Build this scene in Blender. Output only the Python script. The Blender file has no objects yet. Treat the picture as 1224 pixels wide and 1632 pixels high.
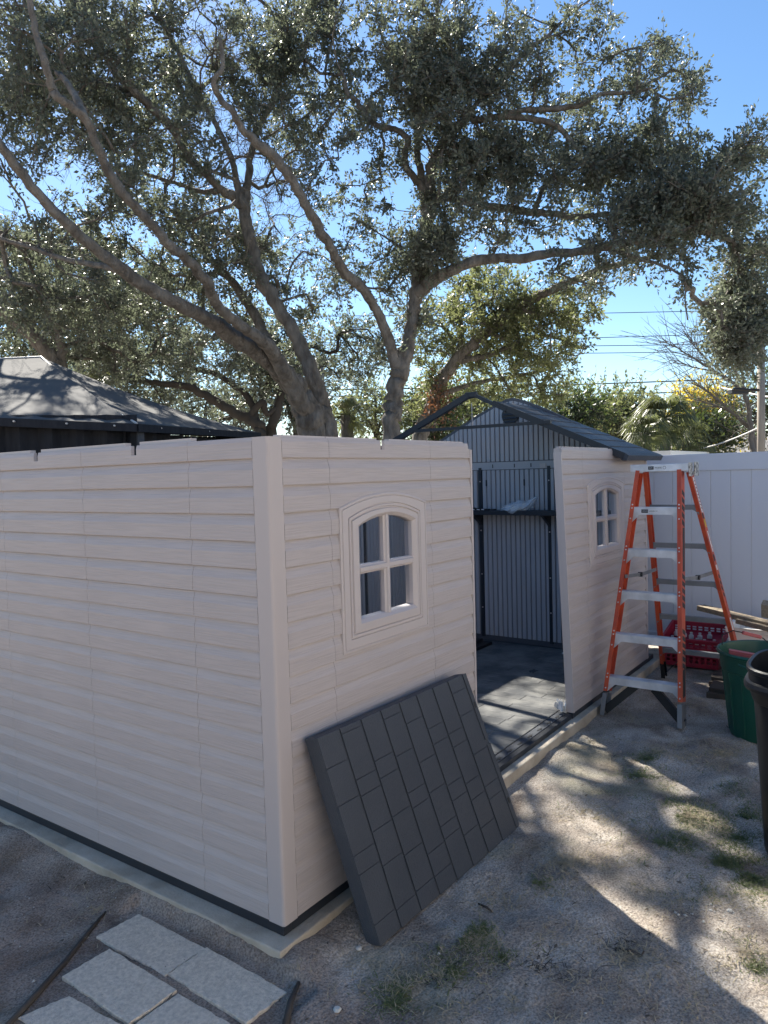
import bpy, math, random
import numpy as np
from mathutils import Vector

# ------------------------------------------------------------------ camera, sky, sun, exposure
SC = bpy.context.scene
CP = np.array([-1.93315, -1.88880, 1.76115])
RM = np.array([[0.58068722, 0.05683613, -0.81214038],
               [-0.8136629, 0.00684716, -0.58129665],
               [-0.0274778, 0.99836004, 0.05022151]])
FPX = 1186.0
cam_d = bpy.data.cameras.new('camera')
cam = bpy.data.objects.new('camera', cam_d)
SC.collection.objects.link(cam)
M4 = np.eye(4); M4[:3, :3] = RM; M4[:3, 3] = CP
from mathutils import Matrix
cam.matrix_world = Matrix(M4.tolist())
cam_d.sensor_fit = 'VERTICAL'; cam_d.sensor_height = 36.0
cam_d.lens = 36.0 * FPX / 1632.0
cam_d.clip_start = 0.05; cam_d.clip_end = 2000
SC.camera = cam

SUN = Vector((0.56, 0.94, 1.0)).normalized()
world = bpy.data.worlds.new("World"); SC.world = world; world.use_nodes = True
wn = world.node_tree; bg = wn.nodes['Background']
sky = wn.nodes.new('ShaderNodeTexSky'); sky.sky_type = 'NISHITA'; sky.sun_disc = False
sky.sun_elevation = math.asin(SUN.z); sky.sun_rotation = math.atan2(SUN.x, SUN.y)
sky.air_density = 1.0; sky.dust_density = 0.15; sky.ozone_density = 2.2
hs = wn.nodes.new('ShaderNodeHueSaturation'); hs.inputs['Saturation'].default_value = 1.15
wn.links.new(sky.outputs[0], hs.inputs['Color']); wn.links.new(hs.outputs[0], bg.inputs[0]); bg.inputs[1].default_value = 0.066
sl = bpy.data.lights.new('sun', 'SUN'); sl.energy = 5.0; sl.angle = math.radians(0.53); sl.color = (1.0, 0.94, 0.84)
so = bpy.data.objects.new('sun', sl); SC.collection.objects.link(so)
so.rotation_euler = SUN.to_track_quat('Z', 'Y').to_euler()
SC.view_settings.view_transform = 'Standard'; SC.view_settings.look = 'None'
SC.view_settings.exposure = 1.55; SC.view_settings.gamma = 1.0
SC.view_settings.use_curve_mapping = False
try:
    SC.cycles.max_bounces = 8; SC.cycles.diffuse_bounces = 4; SC.cycles.transparent_max_bounces = 8
    SC.cycles.use_denoising = True
except Exception:
    pass

# ------------------------------------------------------------------ helpers: photo measurement to world
def PX(u, v, d):
    r = np.array([u - 612.0, -(v - 816.0), -FPX])
    return CP + RM @ r / FPX * d
def ON(u, v, axis, val):
    r = RM @ np.array([u - 612.0, -(v - 816.0), -FPX])
    return CP + r * ((val - CP[axis]) / r[axis])
def G(u, v, z=0.0): return ON(u, v, 2, z)

# ------------------------------------------------------------------ helpers: materials
def mat(name, col, rough=0.6, spec=0.5, metal=0.0, noise=None, bump=None, emis=None):
    """noise=(scale,(sx,sy,sz),amount,col2) bump=(scale,(sx,sy,sz),strength,detail)"""
    m = bpy.data.materials.new(name); m.use_nodes = True
    nt = m.node_tree; p = nt.nodes['Principled BSDF']
    p.inputs['Base Color'].default_value = (*col, 1); p.inputs['Roughness'].default_value = rough
    p.inputs['Specular IOR Level'].default_value = spec; p.inputs['Metallic'].default_value = metal
    tc = nt.nodes.new('ShaderNodeTexCoord')
    def tex(scale, s, detail=4):
        mp = nt.nodes.new('ShaderNodeMapping'); mp.inputs['Scale'].default_value = s
        nt.links.new(tc.outputs['Object'], mp.inputs[0])
        n = nt.nodes.new('ShaderNodeTexNoise'); n.inputs['Scale'].default_value = scale; n.inputs['Detail'].default_value = detail
        nt.links.new(mp.outputs[0], n.inputs['Vector']); return n
    if noise:
        n = tex(noise[0], noise[1], 6)
        r = nt.nodes.new('ShaderNodeValToRGB'); r.color_ramp.elements[0].position = 0.5 - noise[2]; r.color_ramp.elements[1].position = 0.5 + noise[2]
        r.color_ramp.elements[0].color = (*col, 1); r.color_ramp.elements[1].color = (*noise[3], 1)
        nt.links.new(n.outputs[0], r.inputs[0]); nt.links.new(r.outputs[0], p.inputs['Base Color'])
    if bump:
        n = tex(bump[0], bump[1], bump[3] if len(bump) > 3 else 4)
        b = nt.nodes.new('ShaderNodeBump'); b.inputs['Strength'].default_value = bump[2]; b.inputs['Distance'].default_value = 0.01
        nt.links.new(n.outputs[0], b.inputs['Height']); nt.links.new(b.outputs[0], p.inputs['Normal'])
    return m

def siding_mat(name, col, axis):
    """moulded plastic with a wood grain running along the boards"""
    m = bpy.data.materials.new(name); m.use_nodes = True
    nt = m.node_tree; p = nt.nodes['Principled BSDF']
    tc = nt.nodes.new('ShaderNodeTexCoord')
    mp = nt.nodes.new('ShaderNodeMapping')
    mp.inputs['Scale'].default_value = (3.2, 40, 120) if axis == 0 else (40, 3.2, 120)
    nt.links.new(tc.outputs['Object'], mp.inputs[0])
    n = nt.nodes.new('ShaderNodeTexNoise'); n.inputs['Scale'].default_value = 1.6; n.inputs['Detail'].default_value = 2.5; n.inputs['Distortion'].default_value = 0.25
    nt.links.new(mp.outputs[0], n.inputs['Vector'])
    r = nt.nodes.new('ShaderNodeValToRGB'); r.color_ramp.elements[0].position = 0.40; r.color_ramp.elements[1].position = 0.56
    nt.links.new(n.outputs[0], r.inputs[0])
    b = nt.nodes.new('ShaderNodeBump'); b.inputs['Strength'].default_value = 0.55; b.inputs['Distance'].default_value = 0.0010
    nt.links.new(r.outputs[0], b.inputs['Height']); nt.links.new(b.outputs[0], p.inputs['Normal'])
    n2 = nt.nodes.new('ShaderNodeTexNoise'); n2.inputs['Scale'].default_value = 2.3; n2.inputs['Detail'].default_value = 6
    nt.links.new(tc.outputs['Object'], n2.inputs['Vector'])
    mx = nt.nodes.new('ShaderNodeMix'); mx.data_type = 'RGBA'
    mx.inputs[6].default_value = (*[c * 0.93 for c in col], 1); mx.inputs[7].default_value = (*[min(1, c * 1.05) for c in col], 1)
    nt.links.new(n2.outputs[0], mx.inputs[0])
    mx2 = nt.nodes.new('ShaderNodeMix'); mx2.data_type = 'RGBA'; mx2.blend_type = 'MULTIPLY'; mx2.inputs[0].default_value = 0.07
    nt.links.new(mx.outputs[2], mx2.inputs[6]); nt.links.new(r.outputs[0], mx2.inputs[7])
    nt.links.new(mx2.outputs[2], p.inputs['Base Color'])
    p.inputs['Roughness'].default_value = 0.48; p.inputs['Specular IOR Level'].default_value = 0.45
    return m

def leaf_mat(name, c1, c2, rough=0.38, trans=0.35, tcol=(0.10, 0.14, 0.03)):
    m = bpy.data.materials.new(name); m.use_nodes = True
    nt = m.node_tree; p = nt.nodes['Principled BSDF']; out = nt.nodes['Material Output']
    g = nt.nodes.new('ShaderNodeNewGeometry')
    r = nt.nodes.new('ShaderNodeValToRGB'); r.color_ramp.elements[0].color = (*c1, 1); r.color_ramp.elements[1].color = (*c2, 1)
    nt.links.new(g.outputs['Random Per Island'], r.inputs[0]); nt.links.new(r.outputs[0], p.inputs['Base Color'])
    p.inputs['Roughness'].default_value = rough; p.inputs['Specular IOR Level'].default_value = 0.45
    t = nt.nodes.new('ShaderNodeBsdfTranslucent'); t.inputs[0].default_value = (*tcol, 1)
    mx = nt.nodes.new('ShaderNodeMixShader'); mx.inputs[0].default_value = trans
    nt.links.new(p.outputs[0], mx.inputs[1]); nt.links.new(t.outputs[0], mx.inputs[2]); nt.links.new(mx.outputs[0], out.inputs[0])
    return m

BEIGE = (0.485, 0.434, 0.418)
M_SX = siding_mat('siding_x', BEIGE, 0)
M_SY = siding_mat('siding_y', BEIGE, 1)
M_BEIGE = mat('beige_plastic', BEIGE, 0.45, bump=(60, (1, 1, 1), 0.05))
M_TRIM = mat('trim_plastic', (0.52, 0.466, 0.448), 0.45)
M_INNER = mat('inner_plastic', (0.44, 0.44, 0.465), 0.5, noise=(3, (1, 1, 1), 0.3, (0.39, 0.39, 0.415)))
M_SHADED_CORE = mat('shaded_core', (0.09, 0.095, 0.11), 0.6)  # inner plastic darkened: shade of the rib gaps put into the colour
M_DARK = mat('dark_plastic', (0.020, 0.024, 0.032), 0.45)
M_ROOF = mat('roof_plastic', (0.050, 0.058, 0.071), 0.52, 0.35, noise=(5, (1, 1, 1), 0.22, (0.061, 0.070, 0.085)), bump=(160, (1, 1, 1), 0.35))
M_FLOOR = mat('floor_plastic', (0.075, 0.08, 0.085), 0.42, noise=(5, (1, 1, 1), 0.12, (0.20, 0.20, 0.19)), bump=(70, (1, .2, 1), 0.3))
M_CONC = mat('concrete', (0.55, 0.49, 0.40), 0.85, 0.2, noise=(7, (1, 1, 1), 0.18, (0.37, 0.32, 0.25)), bump=(90, (1, 1, 1), 0.5, 8))
M_PAVER = mat('paver_concrete', (0.84, 0.735, 0.60), 0.9, 0.2, noise=(75, (1, 1, 1), 0.26, (0.52, 0.45, 0.37)), bump=(150, (1, 1, 1), 0.9, 10))
M_ALU = mat('aluminium', (0.80, 0.82, 0.86), 0.42, 0.5, 0.35, noise=(8, (1, 1, 1), 0.15, (0.55, 0.57, 0.60)), bump=(40, (1, 1, 1), 0.1))
M_ALUD = mat('dull_aluminium', (0.26, 0.265, 0.28), 0.5, 0.5, 0.5, noise=(10, (1, 1, 1), 0.2, (0.19, 0.20, 0.21)))
M_ORANGE = mat('orange_fibreglass', (0.58, 0.092, 0.032), 0.45, 0.5, noise=(7, (1, 1, 1), 0.14, (0.42, 0.062, 0.030)), bump=(50, (1, 1, 1), 0.08))
M_BLACK = mat('black_rubber', (0.014, 0.015, 0.017), 0.55)
M_FENCE = mat('white_vinyl', (0.62, 0.64, 0.71), 0.35, 0.5, noise=(0.9, (1, 1, .3), 0.12, (0.54, 0.565, 0.65)))
M_WHITE = mat('white_plastic', (0.75, 0.75, 0.74), 0.4)
M_GREEN = mat('green_plastic', (0.008, 0.095, 0.062), 0.42, 0.5, noise=(5, (1, 1, 1), 0.25, (0.006, 0.070, 0.046)))
M_BCAN = mat('black_can_plastic', (0.006, 0.008, 0.012), 0.40, 0.30, noise=(18, (1, 1, .15), 0.10, (0.012, 0.015, 0.020)))
M_RED = mat('red_plastic', (0.30, 0.010, 0.036), 0.5)
M_PINK = mat('faded_red_plastic', (0.45, 0.10, 0.10), 0.5)
M_WOOD = mat('weathered_wood', (0.34, 0.28, 0.20), 0.85, 0.2, noise=(6, (1, 10, 14), 0.2, (0.20, 0.165, 0.125)), bump=(8, (2, 20, 30), 0.5))
M_BARK = mat('bark', (0.095, 0.082, 0.070), 0.9, 0.2, noise=(11, (1, 1, .5), 0.22, (0.235, 0.215, 0.19)), bump=(20, (1, 1, .45), 1.0, 12))
M_BARK.node_tree.nodes['Bump'].inputs['Distance'].default_value = 0.06
M_BARKD = mat('dark_bark', (0.055, 0.046, 0.04), 0.9, 0.2, noise=(6, (1, 1, .4), 0.2, (0.09, 0.08, 0.07)), bump=(14, (1, 1, .35), 0.8, 6))
M_BARE = mat('pale_bark', (0.17, 0.15, 0.13), 0.9, 0.2)
M_CANVAS = mat('gazebo_fabric', (0.105, 0.106, 0.108), 0.8, 0.06, noise=(3, (1, 1, 1), 0.25, (0.135, 0.132, 0.126)), bump=(5, (1, 1, 1), 0.35))
M_NET = mat('dark_net', (0.018, 0.02, 0.026), 0.8, 0.2, noise=(6, (5, 5, 1), 0.2, (0.03, 0.033, 0.04)))
M_TAPE = mat('pale_tape', (0.6, 0.58, 0.55), 0.5)
M_STRAW = mat('dry_grass', (0.40, 0.34, 0.23), 0.8, 0.2)
M_PEB = mat('pale_stone', (0.55, 0.53, 0.48), 0.7, 0.3)
M_YEL = mat('yellow_label', (0.6, 0.42, 0.03), 0.5)
M_SHINGLE = mat('grey_shingle', (0.27, 0.26, 0.25), 0.9, 0.2, noise=(8, (1, 1, 1), 0.2, (0.20, 0.19, 0.18)))
M_LEAF = leaf_mat('oak_leaf', (0.046, 0.055, 0.045), (0.20, 0.212, 0.172), 0.44, 0.38, (0.20, 0.23, 0.145))
M_LEAFO = leaf_mat('olive_leaf', (0.085, 0.098, 0.050), (0.21, 0.22, 0.12), 0.42, 0.42, (0.25, 0.28, 0.11))
M_LEAFY = leaf_mat('yellow_leaf', (0.13, 0.14, 0.045), (0.38, 0.32, 0.09), 0.5, 0.5, (0.75, 0.58, 0.07))
M_LEAFD = leaf_mat('dark_leaf', (0.04, 0.052, 0.03), (0.10, 0.12, 0.065), 0.30)
M_FROND = leaf_mat('palm_frond', (0.05, 0.062, 0.028), (0.17, 0.175, 0.085), 0.42, 0.40, (0.22, 0.25, 0.09))
M_BROWN = leaf_mat('brown_leaf', (0.13, 0.075, 0.045), (0.22, 0.13, 0.085), 0.6, 0.3, (0.25, 0.10, 0.04))
M_GRASS = leaf_mat('grass_blade', (0.11, 0.135, 0.055), (0.24, 0.26, 0.12), 0.5, 0.35, (0.16, 0.24, 0.04))
M_LITTER = leaf_mat('dead_leaf', (0.05, 0.042, 0.035), (0.26, 0.21, 0.15), 0.7, 0.15, (0.2, 0.12, 0.06))
def glass_mat():
    m = bpy.data.materials.new('window_glass'); m.use_nodes = True
    nt = m.node_tree; out = nt.nodes['Material Output']; nt.nodes.remove(nt.nodes['Principled BSDF'])
    t = nt.nodes.new('ShaderNodeBsdfTransparent'); t.inputs[0].default_value = (0.84, 0.87, 0.9, 1)
    g = nt.nodes.new('ShaderNodeBsdfGlossy'); g.inputs['Roughness'].default_value = 0.03
    f = nt.nodes.new('ShaderNodeFresnel'); f.inputs[0].default_value = 1.35
    mx = nt.nodes.new('ShaderNodeMixShader')
    nt.links.new(f.outputs[0], mx.inputs[0]); nt.links.new(t.outputs[0], mx.inputs[1]); nt.links.new(g.outputs[0], mx.inputs[2]); nt.links.new(mx.outputs[0], out.inputs[0])
    return m
M_GLASS = glass_mat()
def bag_mat():
    m = bpy.data.materials.new('clear_bag'); m.use_nodes = True
    nt = m.node_tree; out = nt.nodes['Material Output']; p = nt.nodes['Principled BSDF']
    p.inputs['Base Color'].default_value = (0.75, 0.82, 0.9, 1); p.inputs['Roughness'].default_value = 0.18
    t = nt.nodes.new('ShaderNodeBsdfTransparent'); mx = nt.nodes.new('ShaderNodeMixShader'); mx.inputs[0].default_value = 0.45
    nt.links.new(t.outputs[0], mx.inputs[1]); nt.links.new(p.outputs[0], mx.inputs[2]); nt.links.new(mx.outputs[0], out.inputs[0])
    return m
M_BAG = bag_mat()

# ------------------------------------------------------------------ helpers: objects
def tag(o, label=None, cat=None, group=None, kind=None):
    if label: o['label'] = label
    if cat: o['category'] = cat
    if group: o['group'] = group
    if kind: o['kind'] = kind
    return o
def empty(name, loc, label, cat, group=None):
    o = bpy.data.objects.new(name, None); SC.collection.objects.link(o)
    o.location = loc; o.empty_display_size = 0.1
    tag(o, label, cat, group); return o
def link(name, me, m, parent=None, smooth=False):
    o = bpy.data.objects.new(name, me); SC.collection.objects.link(o)
    if m and not me.materials: me.materials.append(m)
    if smooth:
        me.shade_smooth()
        if smooth == 2: me.set_sharp_from_angle(angle=math.radians(28))
    if parent:
        o.parent = parent; o.matrix_parent_inverse = Matrix.Identity(4)
        o.location = -Vector(world_loc(parent))
    return o
def world_loc(p):
    l = Vector(p.location)
    while p.parent: p = p.parent; l = l + Vector(p.location)
    return l
class MB:
    def __init__(s): s.v = []; s.f = []; s.parts = []
    def add(s, vs, fs):
        s.parts.append((list(vs), list(fs))); n = len(s.v); s.v += [tuple(map(float, a)) for a in vs]; s.f += [tuple(i + n for i in f) for f in fs]
    def box(s, a, b):
        x0, y0, z0 = a; x1, y1, z1 = b
        s.add([(x0, y0, z0), (x1, y0, z0), (x1, y1, z0), (x0, y1, z0), (x0, y0, z1), (x1, y0, z1), (x1, y1, z1), (x0, y1, z1)],
              [(0, 3, 2, 1), (4, 5, 6, 7), (0, 1, 5, 4), (1, 2, 6, 5), (2, 3, 7, 6), (3, 0, 4, 7)])
    def obox(s, o, U, V, W):
        o, U, V, W = map(lambda q: np.array(q, float), (o, U, V, W))
        s.add([o, o + U, o + U + V, o + V, o + W, o + U + W, o + U + V + W, o + V + W],
              [(0, 3, 2, 1), (4, 5, 6, 7), (0, 1, 5, 4), (1, 2, 6, 5), (2, 3, 7, 6), (3, 0, 4, 7)])
    def prism(s, poly, dirv):
        n = len(poly); poly = [np.array(p, float) for p in poly]; d = np.array(dirv, float)
        s.add(poly + [p + d for p in poly], [tuple(range(n - 1, -1, -1)), tuple(range(n, 2 * n))] + [(i, (i + 1) % n, (i + 1) % n + n, i + n) for i in range(n)])
    def beam(s, p0, p1, w, h, up=(0, 0, 1)):
        p0 = np.array(p0, float); p1 = np.array(p1, float); d = p1 - p0; d = d / np.linalg.norm(d)
        r = np.cross(d, up); r = r / np.linalg.norm(r); u = np.cross(r, d)
        s.prism([p0 - r * w / 2 - u * h / 2, p0 + r * w / 2 - u * h / 2, p0 + r * w / 2 + u * h / 2, p0 - r * w / 2 + u * h / 2], p1 - p0)
    def tube(s, pts, rad, n=6, caps=True):
        pts = [np.array(p, float) for p in pts]; k = len(pts)
        if not hasattr(rad, '__len__'): rad = [rad] * k
        t0 = pts[1] - pts[0]; t0 /= np.linalg.norm(t0) + 1e-9
        a = np.array([0, 0, 1.]) if abs(t0[2]) < .9 else np.array([1., 0, 0])
        u = np.cross(t0, a); u /= np.linalg.norm(u)
        vs = []
        for i in range(k):
            t = pts[min(i + 1, k - 1)] - pts[max(i - 1, 0)]; t = t / (np.linalg.norm(t) + 1e-9)
            u = u - t * np.dot(u, t); u /= np.linalg.norm(u) + 1e-9; w = np.cross(t, u)
            for j in range(n):
                an = 2 * math.pi * j / n
                vs.append(pts[i] + rad[i] * (math.cos(an) * u + math.sin(an) * w))
        fs = [(i * n + j, i * n + (j + 1) % n, (i + 1) * n + (j + 1) % n, (i + 1) * n + j) for i in range(k - 1) for j in range(n)]
        if caps: fs += [tuple(range(n - 1, -1, -1)), tuple(range((k - 1) * n, k * n))]
        s.add(vs, fs)
    def bark_tube(s, pts, rad, n, rg):
        k = len(s.v); s.tube(pts, rad, n); m_ = len(pts)
        ridge_ = rg.uniform(-.09, .09, n)
        for i in range(m_):
            if i % 3 == 0: ridge_ = ridge_ * .6 + rg.uniform(-.09, .09, n) * .6
            for j in range(n):
                v = np.array(s.v[k + i * n + j]); s.v[k + i * n + j] = tuple(v + (v - pts[i]) * (ridge_[j] + rg.uniform(-.03, .03)))
    def lathe(s, prof, c, n=40, sq=0.0, caps=False):
        """prof: (r,z) list; sq>0 makes a rounded-square section"""
        c = np.array(c, float); vs = []
        for r, z in prof:
            for j in range(n):
                a = 2 * math.pi * j / n; ca, sa = math.cos(a), math.sin(a)
                k = 1.0
                if sq: k = 1.0 / ((abs(ca) ** sq + abs(sa) ** sq) ** (1 / sq))
                vs.append(c + np.array([r * k * ca, r * k * sa, z]))
        m = len(prof)
        s.add(vs, [(i * n + j, i * n + (j + 1) % n, (i + 1) * n + (j + 1) % n, (i + 1) * n + j) for i in range(m - 1) for j in range(n)])
    def build(s, name, m, parent=None, smooth=False, bevel=0):
        me = bpy.data.meshes.new(name); me.from_pydata(s.v, [], s.f); me.update()
        o = link(name, me, m, parent, smooth)
        if bevel:
            b = o.modifiers.new('bevel', 'BEVEL'); b.width = bevel; b.segments = 2; b.limit_method = 'ANGLE'
        return o
def build_each(mb, name, m, parent=None, smooth=False, bevel=0):
    """every piece added to mb becomes a part of its own"""
    for vs, fs in mb.parts:
        q = MB(); q.add(vs, fs); q.build(name, m, parent, smooth, bevel)
def np_mesh(name, V, F, m, parent=None, smooth=False):
    """F: (n,k) int array"""
    me = bpy.data.meshes.new(name); V = np.ascontiguousarray(V, np.float32); F = np.ascontiguousarray(F, np.int32)
    me.vertices.add(len(V)); me.vertices.foreach_set('co', V.ravel())
    n, k = F.shape
    me.loops.add(n * k); me.loops.foreach_set('vertex_index', F.ravel())
    me.polygons.add(n); me.polygons.foreach_set('loop_start', np.arange(0, n * k, k, dtype=np.int32))
    me.polygons.foreach_set('loop_total', np.full(n, k, np.int32))
    me.update(calc_edges=True)
    return link(name, me, m, parent, smooth)
def text(s, loc, rot, size, m, parent, name='lettering', ext=0.0005):
    c = bpy.data.curves.new(name, 'FONT'); c.body = s; c.size = size; c.extrude = ext; c.align_x = 'CENTER'; c.align_y = 'CENTER'
    c.materials.append(m)
    tmp = bpy.data.objects.new('tmp', c); me = bpy.data.meshes.new_from_object(tmp); bpy.data.objects.remove(tmp)
    if not me.materials: me.materials.append(m)
    o = bpy.data.objects.new(name, me); SC.collection.objects.link(o); o.parent = parent
    o.location = Vector(loc) - world_loc(parent); o.rotation_euler = rot
    return o

# ------------------------------------------------------------------ ground
rng = np.random.default_rng(7)
def value_noise(x, y, seed):
    r = np.random.default_rng(seed); T = r.random((256, 256))
    xi = np.floor(x).astype(int); yi = np.floor(y).astype(int); fx = x - xi; fy = y - yi
    fx = fx * fx * (3 - 2 * fx); fy = fy * fy * (3 - 2 * fy)
    a = T[xi & 255, yi & 255]; b = T[(xi + 1) & 255, yi & 255]; c = T[xi & 255, (yi + 1) & 255]; d = T[(xi + 1) & 255, (yi + 1) & 255]
    return (a * (1 - fx) + b * fx) * (1 - fy) + (c * (1 - fx) + d * fx) * fy
def gz(x, y):
    x = np.asarray(x, float); y = np.asarray(y, float)
    h = 0.020 * (value_noise(x * 1.7, y * 1.7, 1) - .5) + 0.024 * (value_noise(x * 6, y * 6, 2) - .5) + 0.010 * (value_noise(x * 19, y * 19, 3) - .5) + 0.006 * (value_noise(x * 45, y * 45, 4) - .5)
    pav = ((x > -0.72) & (x < -0.10) & (y > -0.25) & (y < 0.75))
    h = np.where(pav, h * 0.35 - 0.002, h)
    dl = np.clip(-0.072 - x, 0, 1); berm = 0.050 * np.exp(-(dl / .09) ** 2) * (x < -.03) * np.clip((y + .0) / .15, 0, 1) * (y < 3) * (.72 + .22 * value_noise(y * 5 + 9, x * 5, 5)) * (1 - pav)
    d2 = np.clip(-0.045 - y, 0, 2); berm2 = 0.040 * np.exp(-(d2 / .12) ** 2) * (y < .1) * np.clip((1.5 - x) / 1.2, 0, 1) * np.clip((x + .10) / .1, 0, 1) * (.7 + .3 * value_noise(x * 8, y * 8, 15))
    h = h + berm * (x > -.6) + berm2 + (1 - pav) * .036 * np.exp(-(((x + .12) / .13) ** 2 + ((y + .10) / .13) ** 2)) * ((x < -.03) | (y < 0))
    slab = (x > -0.03) & (y > 0.0) & (x < 5.0) & (y < 2.7)
    return np.where(slab, -0.02, h)
def axis_coords(lo, hi, step, far):
    c = list(np.arange(lo, hi, step)); s = step
    a = [hi]; 
    while a[-1] < far: s *= 1.18; a.append(a[-1] + s)
    b = [lo]; s = step
    while b[-1] > -far: s *= 1.18; b.append(b[-1] - s)
    return np.array(sorted(set(b[1:])) + c + a)
xs = axis_coords(-1.4, 6.0, 0.022, 500); ys = axis_coords(-3.2, 3.0, 0.022, 500)
XX, YY = np.meshgrid(xs, ys, indexing='ij')
ZZ = gz(XX, YY)
far_m = (np.abs(XX - 2) > 8) | (np.abs(YY) > 7)
ZZ = np.where(far_m, 0.0, ZZ)
nx, ny = len(xs), len(ys)
idx = np.arange(nx * ny).reshape(nx, ny)
F = np.stack([idx[:-1, :-1], idx[1:, :-1], idx[1:, 1:], idx[:-1, 1:]], -1).reshape(-1, 4)
m = bpy.data.materials.new('sandy_soil'); m.use_nodes = True
nt = m.node_tree; p = nt.nodes['Principled BSDF']; tc = nt.nodes.new('ShaderNodeTexCoord')
def nz(sc, det=6, dist=0.0):
    n = nt.nodes.new('ShaderNodeTexNoise'); n.inputs['Scale'].default_value = sc; n.inputs['Detail'].default_value = det; n.inputs['Distortion'].default_value = dist
    nt.links.new(tc.outputs['Object'], n.inputs['Vector']); return n
def ramp(src, p0, c0, p1, c1):
    r = nt.nodes.new('ShaderNodeValToRGB'); r.color_ramp.elements[0].position = p0; r.color_ramp.elements[1].position = p1
    r.color_ramp.elements[0].color = (*c0, 1); r.color_ramp.elements[1].color = (*c1, 1); nt.links.new(src, r.inputs[0]); return r
def mixc(f, a, b, mode='MIX'):
    x = nt.nodes.new('ShaderNodeMix'); x.data_type = 'RGBA'; x.blend_type = mode
    if hasattr(f, 'default_value') or not isinstance(f, float): nt.links.new(f, x.inputs[0])
    else: x.inputs[0].default_value = f
    nt.links.new(a, x.inputs[6]); nt.links.new(b, x.inputs[7]); return x.outputs[2]
base = ramp(nz(3.0, 12, 0.9).outputs[0], 0.35, (0.27, 0.225, 0.185), 0.64, (0.53, 0.48, 0.415))
fine = ramp(nz(130, 12).outputs[0], 0.34, (0.50, 0.48, 0.46), 0.60, (1, 1, 1))
speck = ramp(nz(240, 3).outputs[0], 0.66, (0, 0, 0), 0.72, (1, 1, 1))
c1 = mixc(1.0, base.outputs[0], fine.outputs[0], 'MULTIPLY')
pale = nt.nodes.new('ShaderNodeRGB'); pale.outputs[0].default_value = (0.55, 0.53, 0.49, 1)
c2 = mixc(speck.outputs[0], c1, pale.outputs[0])
grn = ramp(nz(1.3, 7, 0.5).outputs[0], 0.56, (0, 0, 0), 0.68, (.40, .40, .40))
gcol = nt.nodes.new('ShaderNodeRGB'); gcol.outputs[0].default_value = (0.17, 0.18, 0.09, 1)
c3 = mixc(grn.outputs[0], c2, gcol.outputs[0])
# darker, damper soil on the paver side of the shed
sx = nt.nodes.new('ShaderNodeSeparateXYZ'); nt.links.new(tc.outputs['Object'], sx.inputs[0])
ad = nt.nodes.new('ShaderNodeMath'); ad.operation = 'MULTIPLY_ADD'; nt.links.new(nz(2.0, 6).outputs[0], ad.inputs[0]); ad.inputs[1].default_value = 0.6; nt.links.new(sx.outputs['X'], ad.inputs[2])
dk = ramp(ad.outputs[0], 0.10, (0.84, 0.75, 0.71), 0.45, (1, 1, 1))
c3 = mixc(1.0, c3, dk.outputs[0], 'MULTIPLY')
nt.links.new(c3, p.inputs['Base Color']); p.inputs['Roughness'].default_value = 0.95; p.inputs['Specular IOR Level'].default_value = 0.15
bp = nt.nodes.new('ShaderNodeBump'); bp.inputs['Strength'].default_value = 0.9; bp.inputs['Distance'].default_value = 0.010
nt.links.new(nz(70, 12, 0.0).outputs[0], bp.inputs['Height']); nt.links.new(bp.outputs[0], p.inputs['Normal'])
tag(np_mesh('ground', np.stack([XX, YY, ZZ], -1).reshape(-1, 3), F, m, smooth=True), kind='structure')
b = MB(); b.box((-0.072, -0.045, -0.05), (5.05, 2.75, 0.060))
# a rough, chipped slab: subdivide its edge a little through bevel
o = b.build('concrete_slab', M_CONC, bevel=0.006); tag(o, 'pale concrete slab under the beige shed', kind='structure')

# ------------------------------------------------------------------ the shed
ZB, ZT = 0.10, 1.91
NC = 18; CH = 0.1018            # 18 courses of lap siding
shed = empty('garden_shed', (0, 0, 0.06), 'half built beige resin shed with dark trim, its front half still without a roof', 'shed')

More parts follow.
